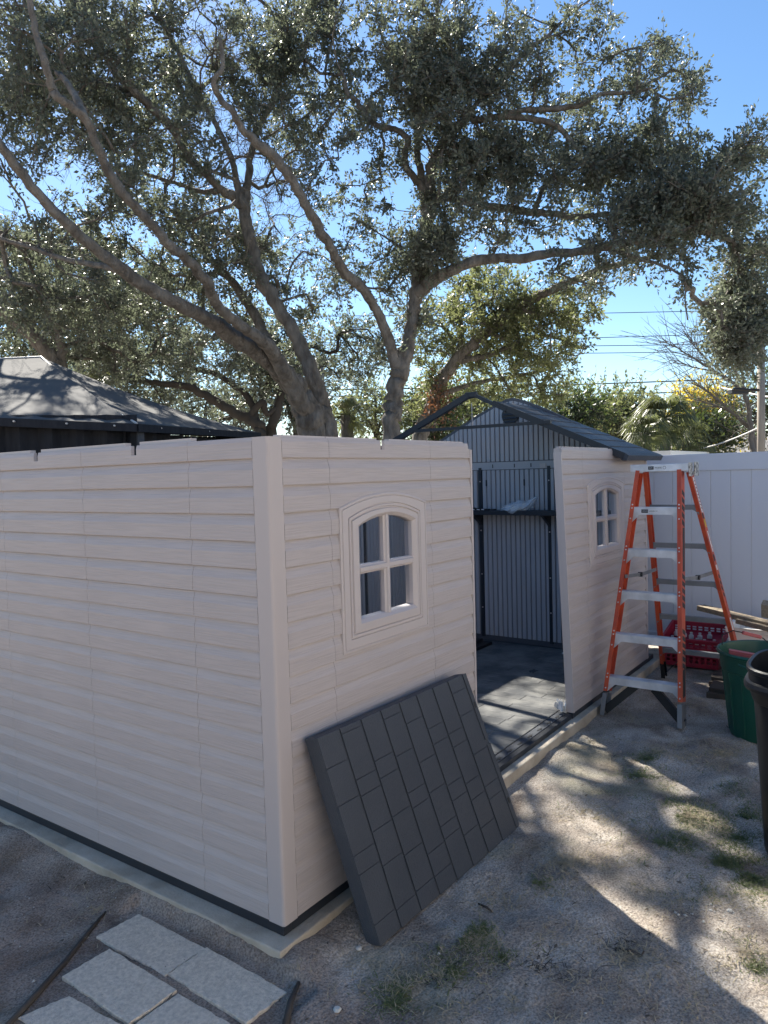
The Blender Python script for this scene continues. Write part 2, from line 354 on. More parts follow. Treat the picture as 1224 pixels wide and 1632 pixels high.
def siding(mb, segs, to, hole=None, notch=None):
    """segs: list of (a0,a1). to(a, depth, z)->xyz, depth positive = outward. hole=(a0,a1,z0,z1)"""
    g = 0.0009
    for (s0, s1) in segs:
        for k in range(NC):
            z0 = ZB + k * CH; z1 = min(z0 + CH, ZT)
            parts = [(s0 + g, s1 - g, z0, z1)]
            if hole and z1 > hole[2] and z0 < hole[3] and s1 > hole[0] and s0 < hole[1]:
                parts = []
                if s0 < hole[0]: parts.append((s0 + g, hole[0], z0, z1))
                if s1 > hole[1]: parts.append((hole[1], s1 - g, z0, z1))
                if z0 < hole[2]: parts.append((max(s0 + g, hole[0]), min(s1 - g, hole[1]), z0, hole[2]))
                if z1 > hole[3]: parts.append((max(s0 + g, hole[0]), min(s1 - g, hole[1]), hole[3], z1))
            if notch and k == NC - 1:
                q = []
                for (a0, a1, b0, b1) in parts:
                    cur = a0
                    for (n0, n1, nd) in notch:
                        if n1 <= cur or n0 >= a1: continue
                        if n0 > cur: q.append((cur, n0, b0, b1))
                        q.append((max(cur, n0), min(n1, a1), b0, b1 - nd)); cur = min(n1, a1)
                    if cur < a1: q.append((cur, a1, b0, b1))
                parts = q
            for (a0, a1, b0, b1) in parts:
                def dep(z):
                    t = (z - z0) / CH
                    if t < 0.045: return 0.0120
                    if t < 0.62: return 0.0125
                    return 0.0125 - 0.0115 * ((t - 0.62) / 0.38)
                zs = [b0 + 0.0034] + [z for z in (z0 + CH * t for t in (0.05, 0.62, 0.81)) if b0 + .0034 < z < b1] + [b1]
                n = len(zs); vs = []
                for z in zs: vs += [to(a0, dep(z), z), to(a1, dep(z), z)]
                vs += [to(a0, -0.004, zs[0]), to(a1, -0.004, zs[0]), to(a0, -0.004, zs[-1]), to(a1, -0.004, zs[-1])]
                fs = [(2 * i, 2 * i + 1, 2 * i + 3, 2 * i + 2) for i in range(n - 1)]
                B = 2 * n
                fs += [(B, B + 1, 1, 0), (2 * n - 2, 2 * n - 1, B + 3, B + 2)]
                fs += [tuple([B] + [2 * i for i in range(n)] + [B + 2]), tuple([B + 3] + [2 * i + 1 for i in range(n - 1, -1, -1)] + [B + 1])]
                mb.add(vs, fs)
def arch_loop(x0, x1, z0, zs, za, N=18):
    pts = [(x0, z0), (x1, z0)]
    for i in range(N + 1):
        t = i / N; x = x1 + (x0 - x1) * t
        pts.append((x, zs + (za - zs) * (1 - (2 * t - 1) ** 2)))
    return pts
def ringprof(mb, levels, to):
    n = None
    vs = []; fs = []
    for L in levels:
        lp = arch_loop(*L[:5]); n = len(lp)
        vs += [to(x, L[5] + (.0035 if L[5] > .001 else -.003), z) for x, z in lp]
    for i in range(len(levels) - 1):
        for j in range(n):
            fs.append((i * n + j, i * n + (j + 1) % n, (i + 1) * n + (j + 1) % n, (i + 1) * n + j))
    mb.add(vs, fs)
def window(parent, to, O, Mi, I):
    """O outer, Mi middle, I opening outlines: (x0,x1,z0,zs,za)"""
    def ins(L, d): return (L[0] + d, L[1] - d, L[2] + d, L[3] - d * .6, L[4] - d)
    w = MB()
    ringprof(w, [(*O, 0.000), (*O, 0.013), (*ins(O, .004), 0.015), (*ins(O, .010), 0.015), (*ins(O, .012), 0.011), (*ins(O, .015), 0.011), (*ins(O, .017), 0.0155),
                 (*ins(Mi, -.016), 0.0155), (*ins(Mi, -.014), 0.0105), (*ins(Mi, -.010), 0.0105), (*ins(Mi, -.008), 0.0175), (*Mi, 0.0175), (*ins(Mi, .003), 0.011), (*ins(Mi, .008), 0.011), (*ins(Mi, .011), 0.019),
                 (*ins(I, -.016), 0.020), (*ins(I, -.005), 0.010), (*I, 0.004), (*I, -0.03)], to)
    fr = w.build('window', M_TRIM, parent)
    xc = (I[0] + I[1]) / 2; zc = (I[2] + I[4]) / 2 - .005
    b = MB()
    def bar(p, q, vert):
        hw = .0195
        prof = [(-hw, -.02), (-hw, .004), (-hw * .62, .009), (-hw * .45, .016), (hw * .45, .016), (hw * .62, .009), (hw, .004), (hw, -.02)]
        if vert: A = [to(p[0] + a, d, p[1]) for a, d in prof]; B = [to(q[0] + a, d, q[1]) for a, d in prof]
        else: A = [to(p[0], d - .0006, p[1] + a) for a, d in prof]; B = [to(q[0], d - .0006, q[1] + a) for a, d in prof]
        n = len(prof); b.add(A + B, [(i, (i + 1) % n, (i + 1) % n + n, i + n) for i in range(n)] + [tuple(range(n)), tuple(range(2 * n - 1, n - 1, -1))])
    bar((xc, I[2] - .002), (xc, I[4] + .004), True); bar((I[0] - .002, zc), (I[1] + .002, zc), False)
    b.build('glazing_bar', M_TRIM, fr)
    for (a0, a1, c0, c1) in ((I[0], xc, I[2], zc), (xc, I[1], I[2], zc), (I[0], xc, zc, I[4]), (xc, I[1], zc, I[4])):
        g = MB()
        a0 -= .004; a1 += .004; c0 -= .004; c1 += .004
        g.add([to(a0, -.012, c0), to(a1, -.012, c0), to(a1, -.012, c1), to(a0, -.012, c1)], [(0, 1, 2, 3)])
        g.build('pane', M_GLASS, fr)
    return fr
def backing(mb, to, a0, a1, hole=None, top=ZT, thick=0.045, zb=ZB):
    """core of a wall panel behind its siding"""
    rects = [(a0, a1, zb, top)]
    if hole:
        h = hole; rects = [(a0, h[0], zb, top), (h[1], a1, zb, top), (h[0], h[1], zb, h[2]), (h[0], h[1], h[3], top)]
    for (x0, x1, z0, z1) in rects:
        A = [to(x0, -.002, z0), to(x1, -.002, z0), to(x1, -.002, z1), to(x0, -.002, z1)]
        B = [to(x0, -thick, z0), to(x1, -thick, z0), to(x1, -thick, z1), to(x0, -thick, z1)]
        mb.add(A + B, [(0, 1, 2, 3), (7, 6, 5, 4), (0, 4, 5, 1), (1, 5, 6, 2), (2, 6, 7, 3), (3, 7, 4, 0)])

# near end wall (plane x = 0), no gable yet
toE = lambda a, d, z: (-d + 0.0112, a, z)
w = MB(); en = [(1.02, 1.045, .035), (0.62 + .0, 0.0, 0)]
# top notches measured from the photograph
nE = [(float(ON(213, 715, 0, 0)[1]) - .017, float(ON(213, 715, 0, 0)[1]) + .017, .040), (float(ON(57, 727, 0, 0)[1]) - .017, float(ON(57, 727, 0, 0)[1]) + .017, .040)]
siding(w, [(0.077, 0.433), (0.433, 1.156), (1.156, 1.86), (1.86, 2.42)], toE, notch=nE)
endw = w.build('end_wall', M_SY, shed)
w = MB(); backing(w, toE, 0.02, 2.42, top=ZT - .075); w.build('wall_core', M_BEIGE, endw)
w = MB()
for a, b_ in ((0.43, nE[0][0] - .003), (nE[0][1] + .062, nE[1][0] - .003), (nE[1][1] + .062, 2.42)):
    w.box((0.016, a, ZT - .04), (0.045, b_, ZT + .015))
w.build('top_lip', M_TRIM, endw)
# corner post with its rounded nose
w = MB()
prof = [(0.0, 0.077), (0.0, 0.012), (0.0015, 0.0065), (0.005, 0.002), (0.0115, 0.0), (0.073, 0.0), (0.073, 0.05), (0.05, 0.077)]
prof = [(x - .0015, y - .0015) for x, y in prof]
w.prism([(x, y, ZB) for x, y in prof], (0, 0, ZT - ZB)); w.build('corner_post', M_BEIGE, shed)
# near side panel with its window (plane y = 0)
toS = lambda a, d, z: (a, -d + 0.0112, z)
O1 = (0.391, 1.040, 1.033, 1.630, 1.684); Mi1 = (0.457, 0.968, 1.101, 1.580, 1.626); I1 = (0.521, 0.925, 1.158, 1.545, 1.583)
h1 = (I1[0] - .02, I1[1] + .02, I1[2] - .02, I1[4] + .012)
w = MB(); xn = float(ON(609, 705, 1, 0)[0])
siding(w, [(0.073, 0.342), (0.342, 1.096), (1.096, 1.485)], toS, h1, notch=[(xn - .014, xn + .016, .040), (1.468, 1.50, .030)])
sw = w.build('side_wall', M_SX, shed)
w = MB(); backing(w, toS, 0.02, 1.50, h1, top=ZT - .075); w.build('wall_core', M_BEIGE, sw)
w = MB()
for a, b_ in ((0.075, .34), (0.344, xn - .02), (xn + .075, 1.094), (1.098, 1.44)): w.box((a, 0.016, ZT - .04), (b_, 0.042, ZT + .008))
w.build('top_lip', M_TRIM, sw)
w = MB(); w.box((1.487, -.003, ZB), (1.503, .0475, ZT - .032)); w.build('jamb', M_TRIM, sw)
window(sw, toS, O1, Mi1, I1)
# far side panel, leaning a little inwards beside the door opening
def toF(a, d, z):
    t = (z - ZB) / (ZT - ZB); k = max(0.0, (4.5 - a) / 1.63)
    return (a - 0.03 * t * k, -d + 0.0112 + 0.053 * t * k, z)
O2 = (3.283, 4.020, 1.05, 1.648, 1.700); Mi2 = (3.352, 3.945, 1.118, 1.600, 1.645); I2 = (3.424, 3.872, 1.180, 1.560, 1.598)
h2 = (I2[0] - .02, I2[1] + .02, I2[2] - .02, I2[4] + .012)
w = MB(); siding(w, [(2.874, 3.22), (3.22, 4.05), (4.05, 4.56)], toF, h2)
fw = w.build('side_wall', M_SX, shed); fw['label'] = 'side panel beyond the door opening, leaning slightly inwards'
w = MB(); backing(w, toF, 2.876, 4.56, h2, top=ZT - .004); w.build('wall_core', M_BEIGE, fw)
w = MB()
for (a, b_) in ((2.885, 3.215), (3.225, 3.76)):
    A = toF(a, 0, ZT); B = toF(b_, 0, ZT)
    w.prism([(A[0], A[1] + .008, ZT - .02), (A[0], A[1] + .03, ZT - .02), (A[0], A[1] + .03, ZT + .008), (A[0], A[1] + .008, ZT + .008)], (B[0] - A[0], B[1] - A[1], 0))
w.build('top_lip', M_TRIM, fw)
w = MB(); A = toF(2.866, .012, ZB); B = toF(2.866, .012, ZT - .03)
w.prism([A, (A[0] + .016, A[1], A[2]), (A[0] + .016, A[1] + .055, A[2]), (A[0], A[1] + .055, A[2])], np.array(B) - np.array(A)); w.build('jamb', M_TRIM, fw)
window(fw, toF, O2, Mi2, I2)
# far corner post
w = MB(); w.prism([(4.562, -.002, ZB), (4.607, -.002, ZB), (4.607, .06, ZB), (4.562, .06, ZB)], (0, 0, ZT - ZB - .01)); w.build('corner_post', M_BEIGE, shed)
# ribbed inner faces
def ribs(mb, to, a0, a1, zlo, zhi, skip=()):
    P = 0.0500; a = a0
    while a < a1 - .005:
        b_ = min(a + P - .0085, a1)
        if not any(s0 - .004 < (a + b_) / 2 < s1 + .004 for s0, s1 in skip):
            zt0 = zhi(a); zt1 = zhi(b_)
            vs = [to(a, 0, zlo), to(b_, 0, zlo), to(b_, 0, zt1), to(a, 0, zt0)]
            e = .003
            vs2 = [to(a + e, .014, zlo + e), to(b_ - e, .014, zlo + e), to(b_ - e, .014, zt1 - e), to(a + e, .014, zt0 - e)]
            mb.add(vs + vs2, [(4, 5, 6, 7), (0, 1, 5, 4), (1, 2, 6, 5), (2, 3, 7, 6), (3, 0, 4, 7)])
        a += P
RY, RZ = 1.25, 2.475
def gable_z(y):
    t = abs(y - RY)
    z = RZ - 0.46 * t
    return z - 0.012 * max(0, 1 - t / .12) + 0.012 * math.sin(min(t, 1.2) / 1.2 * math.pi * 2)
# far gable wall
toG = lambda a, d, z: (4.585 - d, a, z)
w = MB()
ys_ = np.linspace(0.0, 2.5, 60)
poly = [(4.585, y, ZB) for y in (0.02, 2.5)] + [(4.585, float(y), gable_z(float(y))) for y in ys_[::-1] if y >= .02]
w.prism(poly, (0.035, 0, 0)); gw = w.build('gable_wall', M_SHADED_CORE, shed)
w = MB()
posts_y = [0.878, 1.593, 0.16]
sk = [(y - .016, y + .016) for y in posts_y]
ribs(w, toG, 0.03, 2.45, 0.15, lambda y: 1.775, sk)
ribs(w, toG, 0.03, 2.45, 1.855, lambda y: gable_z(y) - .03)
w.box((4.572, 0.03, 1.78), (4.5848, 2.45, 1.85)); w.build('rib_panel', M_INNER, gw)
w = MB()
for y in (0.06, .42, .70, 1.05, 1.22, 1.45, 1.68, 2.0): w.box((4.570, y, 1.795), (4.5718, y + .010, 1.83))
for y in (.55, .62, 1.12, 1.52): w.box((4.560, y, 1.62), (4.57, y + .01, 1.68))
build_each(w, 'screw_boss', M_DARK, gw)
w = MB(); w.box((4.566, .905, 1.785), (4.587, .965, 1.825)); w.build('peg_slot', M_TRIM, gw)
for y in posts_y:
    w = MB(); w.box((4.566, y - .015, .135), (4.588, y + .015, 1.80)); po = w.build('wall_channel', M_DARK, gw)
    w = MB()
    for z in (.42, .75, 1.18, 1.66): w.box((4.559, y - .008, z), (4.5655, y + .004, z + .012))
    build_each(w, 'screw', M_TRIM, po)
w = MB()   # round louvred vent
vc = (1.255, 2.29); R_ = .088
w.prism([(4.560, vc[0] + R_ * math.cos(a), vc[1] + R_ * math.sin(a)) for a in np.linspace(0, 2 * math.pi, 29)[:-1]], (0.012, 0, 0))
vt = w.build('vent', M_DARK, gw)
w = MB()
for z in (-.055, -.02, .015, .05):
    hw = math.sqrt(max(0, (R_ - .012) ** 2 - z * z))
    w.prism([(4.556, vc[0] - hw, vc[1] + z), (4.546, vc[0] - hw, vc[1] + z - .012), (4.558, vc[0] - hw, vc[1] + z - .014)], (0, 2 * hw, 0))
build_each(w, 'louvre', M_ROOF, vt)
# back wall
w = MB(); toB = lambda a, d, z: (a, 2.405 - d, z)
w.box((0.03, 2.4055, ZB), (4.585, 2.44, ZT)); bw = w.build('back_wall', M_SHADED_CORE, shed)
w = MB(); bp_ = [0.72, 1.45, 2.2, 2.97, 3.72]
ribs(w, toB, 0.06, 4.56, 0.16, lambda a: 1.78, [(x - .016, x + .016) for x in bp_]); w.build('rib_panel', M_INNER, bw)
for x in bp_:
    w = MB(); w.box((x - .015, 2.385, .135), (x + .015, 2.408, 1.80)); w.build('wall_channel', M_DARK, bw)
# base frame and floor
w = MB()
w.box((0.003, 0.006, .060), (0.05, 2.5, .099)); w.box((0.05, 0.006, .060), (1.53, .05, .099)); w.box((1.53, 0.012, .060), (2.86, .05, .092)); w.box((2.86, .006, .060), (4.78, .05, .099)); w.box((0.05, 2.45, .06), (4.6, 2.5, .099)); w.box((4.56, .05, .06), (4.6, 2.45, .099))
w.build('base_frame', M_DARK, shed, bevel=.003)
w = MB(); r = random.Random(4)
x = .052
while x < 4.55:
    x1 = min(x + .112, 4.556); y = .112
    cuts = [.112] + sorted([r.uniform(.3, .9), r.uniform(1.2, 1.9)]) + [2.448]
    for a, b_ in zip(cuts[:-1], cuts[1:]): w.box((x + .002, a + .0015, .062), (x1 - .002, b_ - .0015, .0995 + r.uniform(-.0004, .0004)))
    x = x1
w.build('floor', M_FLOOR, shed, bevel=.0025)
w = MB(); w.box((1.50, .052, .061), (2.88, .108, .096)); tr = w.build('door_track', M_ROOF, shed, bevel=.002)
w = MB()
for i in range(9):
    x = 1.56 + i * .145; w.box((x, .066, .0965), (x + .055, .076, .0985)); w.box((x + .02, .058, .0965), (x + .034, .0655, .0985))
build_each(w, 'track_slot', M_BLACK, tr)
# shelf on the gable wall
w = MB(); w.box((4.35, .17, 1.372), (4.558, 2.40, 1.392)); w.box((4.345, .17, 1.352), (4.353, 2.40, 1.394)); sh = w.build('shelf', M_DARK, shed, bevel=.002)
for y in posts_y[:2]:
    w = MB(); w.prism([(4.38, y - .012, 1.352), (4.558, y - .012, 1.352), (4.558, y - .012, 1.24), (4.52, y - .012, 1.27)], (0, .024, 0)); build_each(w, 'bracket', M_DARK, sh)
# roof: shingle-moulded panels
SEQ = [[.15, .18, .24, .09, .24, .10], [.03, .23, .08, .18, .17, .22, .09], [.22, .09, .20, .20, .19, .10], [.05, .20, .20, .08, .25, .12, .10],
       [.12, .22, .17, .19, .07, .23], [.20, .09, .24, .09, .20, .18], [.28, .08, .22, .10, .17, .15], [.08, .14, .24, .20, .08, .26]]
def shingles(mb, O, U, V, N, n, thick=.0045, seqshift=0):
    """n courses across V (unit-length-scaled vectors); joints along U; N outward unit normal"""
    O, U, V, N = map(lambda q: np.array(q, float), (O, U, V, N)); lu = np.linalg.norm(U); lv = np.linalg.norm(V)
    for j in range(n):
        s = SEQ[(j + seqshift) % 8]; tot = sum(s); c = 0
        v0 = j / n; v1 = (j + 1) / n
        for q in s:
            a0 = c / tot; a1 = (c + q) / tot; c += q
            g = .002 / lu; gv = .0022 / lv
            P = lambda a, v, h: O + U * a + V * v + N * h
            lo, hi = thick * .25, thick
            A = [P(a0 + g, v0 + gv, 0), P(a1 - g, v0 + gv, 0), P(a1 - g, v1 - gv, 0), P(a0 + g, v1 - gv, 0)]
            B = [P(a0 + g, v0 + gv, lo), P(a1 - g, v0 + gv, lo), P(a1 - g, v1 - gv, hi), P(a0 + g, v1 - gv, hi)]
            mb.add(A + B, [(4, 5, 6, 7), (0, 1, 5, 4), (1, 2, 6, 5), (2, 3, 7, 6), (3, 0, 4, 7)])
TX = 3.80
eave = np.array([TX, -.075, 1.868]); ridge = np.array([TX, RY, 2.452])
sl_ = ridge - eave; nrm = np.cross((1, 0, 0), sl_); nrm /= np.linalg.norm(nrm)
rtop = eave + sl_ * .84
w = MB(); w.obox(eave - nrm * .036, (.92, 0, 0), sl_ * .84, nrm * .036)
rp = w.build('roof_panel', M_DARK, shed, bevel=.004)
w = MB(); shingles(w, rtop + nrm * .001, (.92, 0, 0), -sl_ * .84, nrm, 8, .006, 2); w.build('shingle_face', M_ROOF, rp)
w = MB(); w.prism([(TX - .012, *(eave - nrm * .044)[1:]), (TX - .012, *(eave + nrm * .008)[1:]), (TX - .012, *(rtop + nrm * .008)[1:]), (TX - .012, *(rtop - nrm * .040)[1:])], (.012, 0, 0))
w.build('rake_edge', M_DARK, rp)
w = MB(); e = eave; w.prism([(TX - .012, e[1] - .012, e[2] - .05), (TX - .012, e[1] - .03, e[2] - .012), (TX - .012, e[1] - .004, e[2] + .006), (TX - .012, e[1] + .03, e[2] - .045)], (.95, 0, 0))
w.build('eave_edge', M_ROOF, rp)
# truss
leftfoot = np.array([TX, 2.50, 1.885]); lr = ridge - leftfoot
w = MB()
w.beam(leftfoot + (0, 0, -.01), ridge + (0, .02, -.022), .046, .05, (1, 0, 0))
w.build('rafter', M_DARK, shed)
w = MB(); w.beam(ridge + (0, -.02, -.022), rtop + (0, -.12, -.085), .03, .036, (1, 0, 0)); w.build('rafter', M_DARK, shed)
w = MB(); w.beam((TX - .01, .52, 2.150), (TX - .01, 1.90, 2.150), .026, .026, (1, 0, 0)); w.build('tie_beam', M_DARK, shed)
w = MB(); w.box((TX - .022, RY - .06, RZ - .075), (TX + .014, RY + .06, RZ - .022)); w.build('ridge_plate', M_DARK, shed, bevel=.01)
w = MB(); w.beam((TX - .02, 1.235, 2.16), (TX - .02, 1.238, 2.36), .004, .006, (0, 1, 0)); w.build('hanging_strip', M_TRIM, shed)

# ------------------------------------------------------------------ things in the shed
bag = empty('plastic_bag', (4.40, 1.10, 1.392), 'crumpled clear plastic bag of small parts on the dark shelf', 'bag')
w = MB(); r = random.Random(11)
NU, NV = 22, 12
vs = []
for i in range(NU):
    for j in range(NV):
        th = 2 * math.pi * i / NU; ph = math.pi * j / (NV - 1)
        rr = 1 + .16 * math.sin(3 * th + 5 * ph) + .12 * math.sin(7 * th - 4 * ph) + r.uniform(-.10, .10)
        x = math.cos(th) * math.sin(ph) * .085 * rr; y = -math.cos(ph) * .175 * (1 + .05 * rr); z = math.sin(th) * math.sin(ph) * .05 * rr
        z += .022 - .035 * (y + .17) / .34 * (1 if y > 0 else .2)
        if y < -.1: z += (-.1 - y) * .9
        xx = 4.43 + x
        if xx < 4.35: z -= (4.35 - xx) * 1.8
        vs.append((xx - .02, 1.11 + y, 1.415 + z))
w.add(vs, [(i * NV + j, ((i + 1) % NU) * NV + j, ((i + 1) % NU) * NV + j + 1, i * NV + j + 1) for i in range(NU) for j in range(NV - 1)])
w.build('bag_film', M_BAG, bag)
w = MB()
for k in range(14):
    y = 1.11 + r.uniform(-.1, .12); x = 4.40 + r.uniform(-.03, .04)
    w.box((x, y, 1.397), (x + r.uniform(.02, .05), y + r.uniform(.02, .05), 1.41 + r.uniform(.01, .03)))
build_each(w, 'bagged_part', M_WHITE, bag, bevel=.004)
hw_ = empty('hardware_pile', (4.42, 1.55, 1.392), 'low dark pile of brackets and screws at the left end of the shelf', 'hardware')
w = MB()
for k in range(26):
    y = 1.38 + r.random() ** 1.3 * .5; x = 4.37 + r.random() * .12; h = .012 + .05 * max(0, (y - 1.5)) * r.uniform(.6, 2.2)
    w.obox((x, y, 1.393), (r.uniform(.015, .05), r.uniform(-.02, .02), 0), (r.uniform(-.02, .02), r.uniform(.02, .05), 0), (0, 0, h))
build_each(w, 'bracket', M_BLACK, hw_)
w = MB()
for k in range(6): w.tube([(4.362 + r.random() * .02, 1.45 + k * .05, 1.40), (4.36, 1.475 + k * .05, 1.405)], .004, 6)
build_each(w, 'screw', M_ALU, hw_)
w = MB(); c0 = G(785, 1024, .10)
w.box((4.12, 1.42, .1005), (4.42, 1.96, .128)); w.box((4.15, 1.50, .1285), (4.38, 1.62, .158)); w.box((4.18, 1.7, .1285), (4.36, 1.93, .15))
tag(w.build('plastic_channel', M_BLACK, bevel=.003), 'dark plastic channels stacked flat on the shed floor by the back', 'plastic channel')
def scrap(name, c, s, m, label, cat, seed, group=None):
    r = random.Random(seed); w = MB(); vs = []; n = 7
    for i in range(n):
        for j in range(n):
            vs.append((c[0] + (i / (n - 1) - .5) * s[0] + r.uniform(-.15, .15) * s[0], c[1] + (j / (n - 1) - .5) * s[1] + r.uniform(-.15, .15) * s[1], c[2] + r.random() * s[2]))
    w.add(vs, [(i * n + j, (i + 1) * n + j, (i + 1) * n + j + 1, i * n + j + 1) for i in range(n - 1) for j in range(n - 1)])
    return tag(w.build(name, m), label, cat, group)
scrap('plastic_scrap', (2.845, .085, .10), (.05, .06, .09), M_WHITE, 'crumpled white plastic scrap at the foot of the far door jamb', 'scrap', 3)
scrap('paper_scrap', G(850, 1070, .1) + (0, 0, .001), (.10, .05, .004), M_ROOF, 'small grey scrap lying on the dark shed floor', 'scrap', 4)
scrap('foil_scrap', G(899, 1043, .1) + (0, 0, .001), (.02, .03, .02), M_WHITE, 'tiny pale scrap on the shaded shed floor near the gable wall', 'scrap', 5)

# ------------------------------------------------------------------ roof panel leaning on the shed
BLf = np.array((.219, -.271, 0.003)); BRf = np.array((1.361, -.303, 0.003)); TLf = np.array((.170, -.078, .762)); 
TRf = np.array(ON(741, 1073, 1, -.095)); TRf[2] = TRf[2]
TLf = np.array(ON(503, 1177, 1, -.078))
U = BRf - BLf; V = TLf - BLf; nr = np.cross(U, V); nr /= np.linalg.norm(nr)
lp = empty('loose_roof_panel', (.8, -.25, 0), 'dark grey shingle patterned roof panel leaning against the near shed wall', 'roof panel')
w = MB(); TR2 = TRf
q = [BLf, BRf, TR2, TLf]
w.add([*q, *[a - nr * .062 for a in q]], [(0, 1, 2, 3), (7, 6, 5, 4), (0, 4, 5, 1), (1, 5, 6, 2), (2, 6, 7, 3), (3, 7, 4, 0)])
w.build('panel_body', M_ROOF, lp, bevel=.005)
w = MB(); O = TLf + nr * .001; 
# eight rows of shingles side by side; joints along the slope
def quadpt(a, v, h): return (TLf * (1 - v) + TR2 * v) * (1 - a) + (BLf * (1 - v) + BRf * v) * a + nr * h
for j in range(8):
    s = SEQ[j]; tot = sum(s); c = 0; v0 = j / 8 * .965; v1 = (j + 1) / 8 * .965
    for qn in s:
        a0, a1 = c / tot + .0012, (c + qn) / tot - .0012; c += qn
        P = quadpt
        A = [P(a0, v0 + .0012, 0.0004), P(a1, v0 + .0012, 0.0004), P(a1, v1 - .0012, 0.0004), P(a0, v1 - .0012, 0.0004)]
        B = [P(a0, v0 + .0012, .0070), P(a1, v0 + .0012, .0070), P(a1, v1 - .0012, .0026), P(a0, v1 - .0012, .0026)]
        w.add(A + B, [(4, 7, 6, 5), (0, 4, 5, 1), (1, 5, 6, 2), (2, 6, 7, 3), (3, 7, 4, 0)])
w.build('shingle_face', M_ROOF, lp, bevel=.0012)
w = MB(); 
w.obox(quadpt(.0, .972, .0), quadpt(.42, .972, 0) - quadpt(0, .972, 0), quadpt(0, 1, 0) - quadpt(0, .972, 0), nr * .005)
w.obox(quadpt(.45, .972, .0), quadpt(.99, .972, 0) - quadpt(.45, .972, 0), (quadpt(.45, 1, 0) - quadpt(.45, .972, 0)), nr * .004)
w.build('edge_rail', M_ROOF, lp)
w = MB()
for a in (.18, .80): w.obox(quadpt(a, .978, .0045), quadpt(a + .035, .978, 0) - quadpt(a, .978, 0), (quadpt(a, .99, 0) - quadpt(a, .978, 0)), nr * .002)
build_each(w, 'latch_slot', M_BLACK, lp)

# ------------------------------------------------------------------ step ladder
LA = lambda z: z / 1.73
def lerp(a, b, t): return np.array(a) * (1 - t) + np.array(b) * t
FL0, FL1 = (3.222, -.070, .0), (3.615, -.222, 1.73)
FR0, FR1 = (3.218, -.632, .0), (3.612, -.540, 1.73)
RL0, RL1 = (4.395, -.175, .0), (3.735, -.232, 1.73)
RR0, RR1 = (4.385, -.835, .0), (3.740, -.566, 1.73)
lad = empty('step_ladder', (3.8, -.4, 0), 'orange fibreglass step ladder with aluminium steps standing open beside the shed', 'ladder')
def channel(p0, p1, inward, web=.074, fl=.028, t=.005):
    """C section; inward = unit direction (y) the flanges point to; web across x"""
    p0 = np.array(p0, float); p1 = np.array(p1, float); d = p1 - p0; d /= np.linalg.norm(d)
    I = np.array([0, inward, 0.]); I -= d * I.dot(d); I /= np.linalg.norm(I); W = np.cross(d, I)
    s = [(-web / 2, 0), (web / 2, 0), (web / 2, fl), (web / 2 - t, fl), (web / 2 - t, t), (-web / 2 + t, t), (-web / 2 + t, fl), (-web / 2, fl)]
    A = [p0 + W * a + I * b_ for a, b_ in s]; n = 8; mb = MB()
    mb.add(A + [a + (p1 - p0) for a in A], [(i, (i + 1) % n, (i + 1) % n + n, i + n) for i in range(n)] + [(0, 1, 4, 5), (1, 2, 3, 4), (0, 5, 6, 7), (8, 13, 12, 9), (9, 12, 11, 10), (8, 15, 14, 13)])
    return mb
def rail(name, p0, p1, inward, cut=.17, web=.100):
    c = channel(lerp(p0, p1, cut / 1.73), p1, inward, web).build(name, M_ORANGE, lad)
    return c
fl_ = rail('front_rail', FL0, FL1, -1); fr_ = rail('front_rail', FR0, FR1, 1)
rl_ = rail('rear_rail', RL0, RL1, -1, .14, .062); rr_ = rail('rear_rail', RR0, RR1, 1, .14, .062)
for p0, p1, inw, rl2 in ((FL0, FL1, -1, fl_), (FR0, FR1, 1, fr_)):
    channel(lerp(p0, p1, .002), lerp(p0, p1, .155 / 1.73), inw, .106, .031, .004).build('shoe', M_ALUD, rl2)
for p0, p1, inw, rl2 in ((RL0, RL1, -1, rl_), (RR0, RR1, 1, rr_)):
    channel(lerp(p0, p1, .002), lerp(p0, p1, .15 / 1.73), inw, .07, .032, .006).build('foot', M_BLACK, rl2)
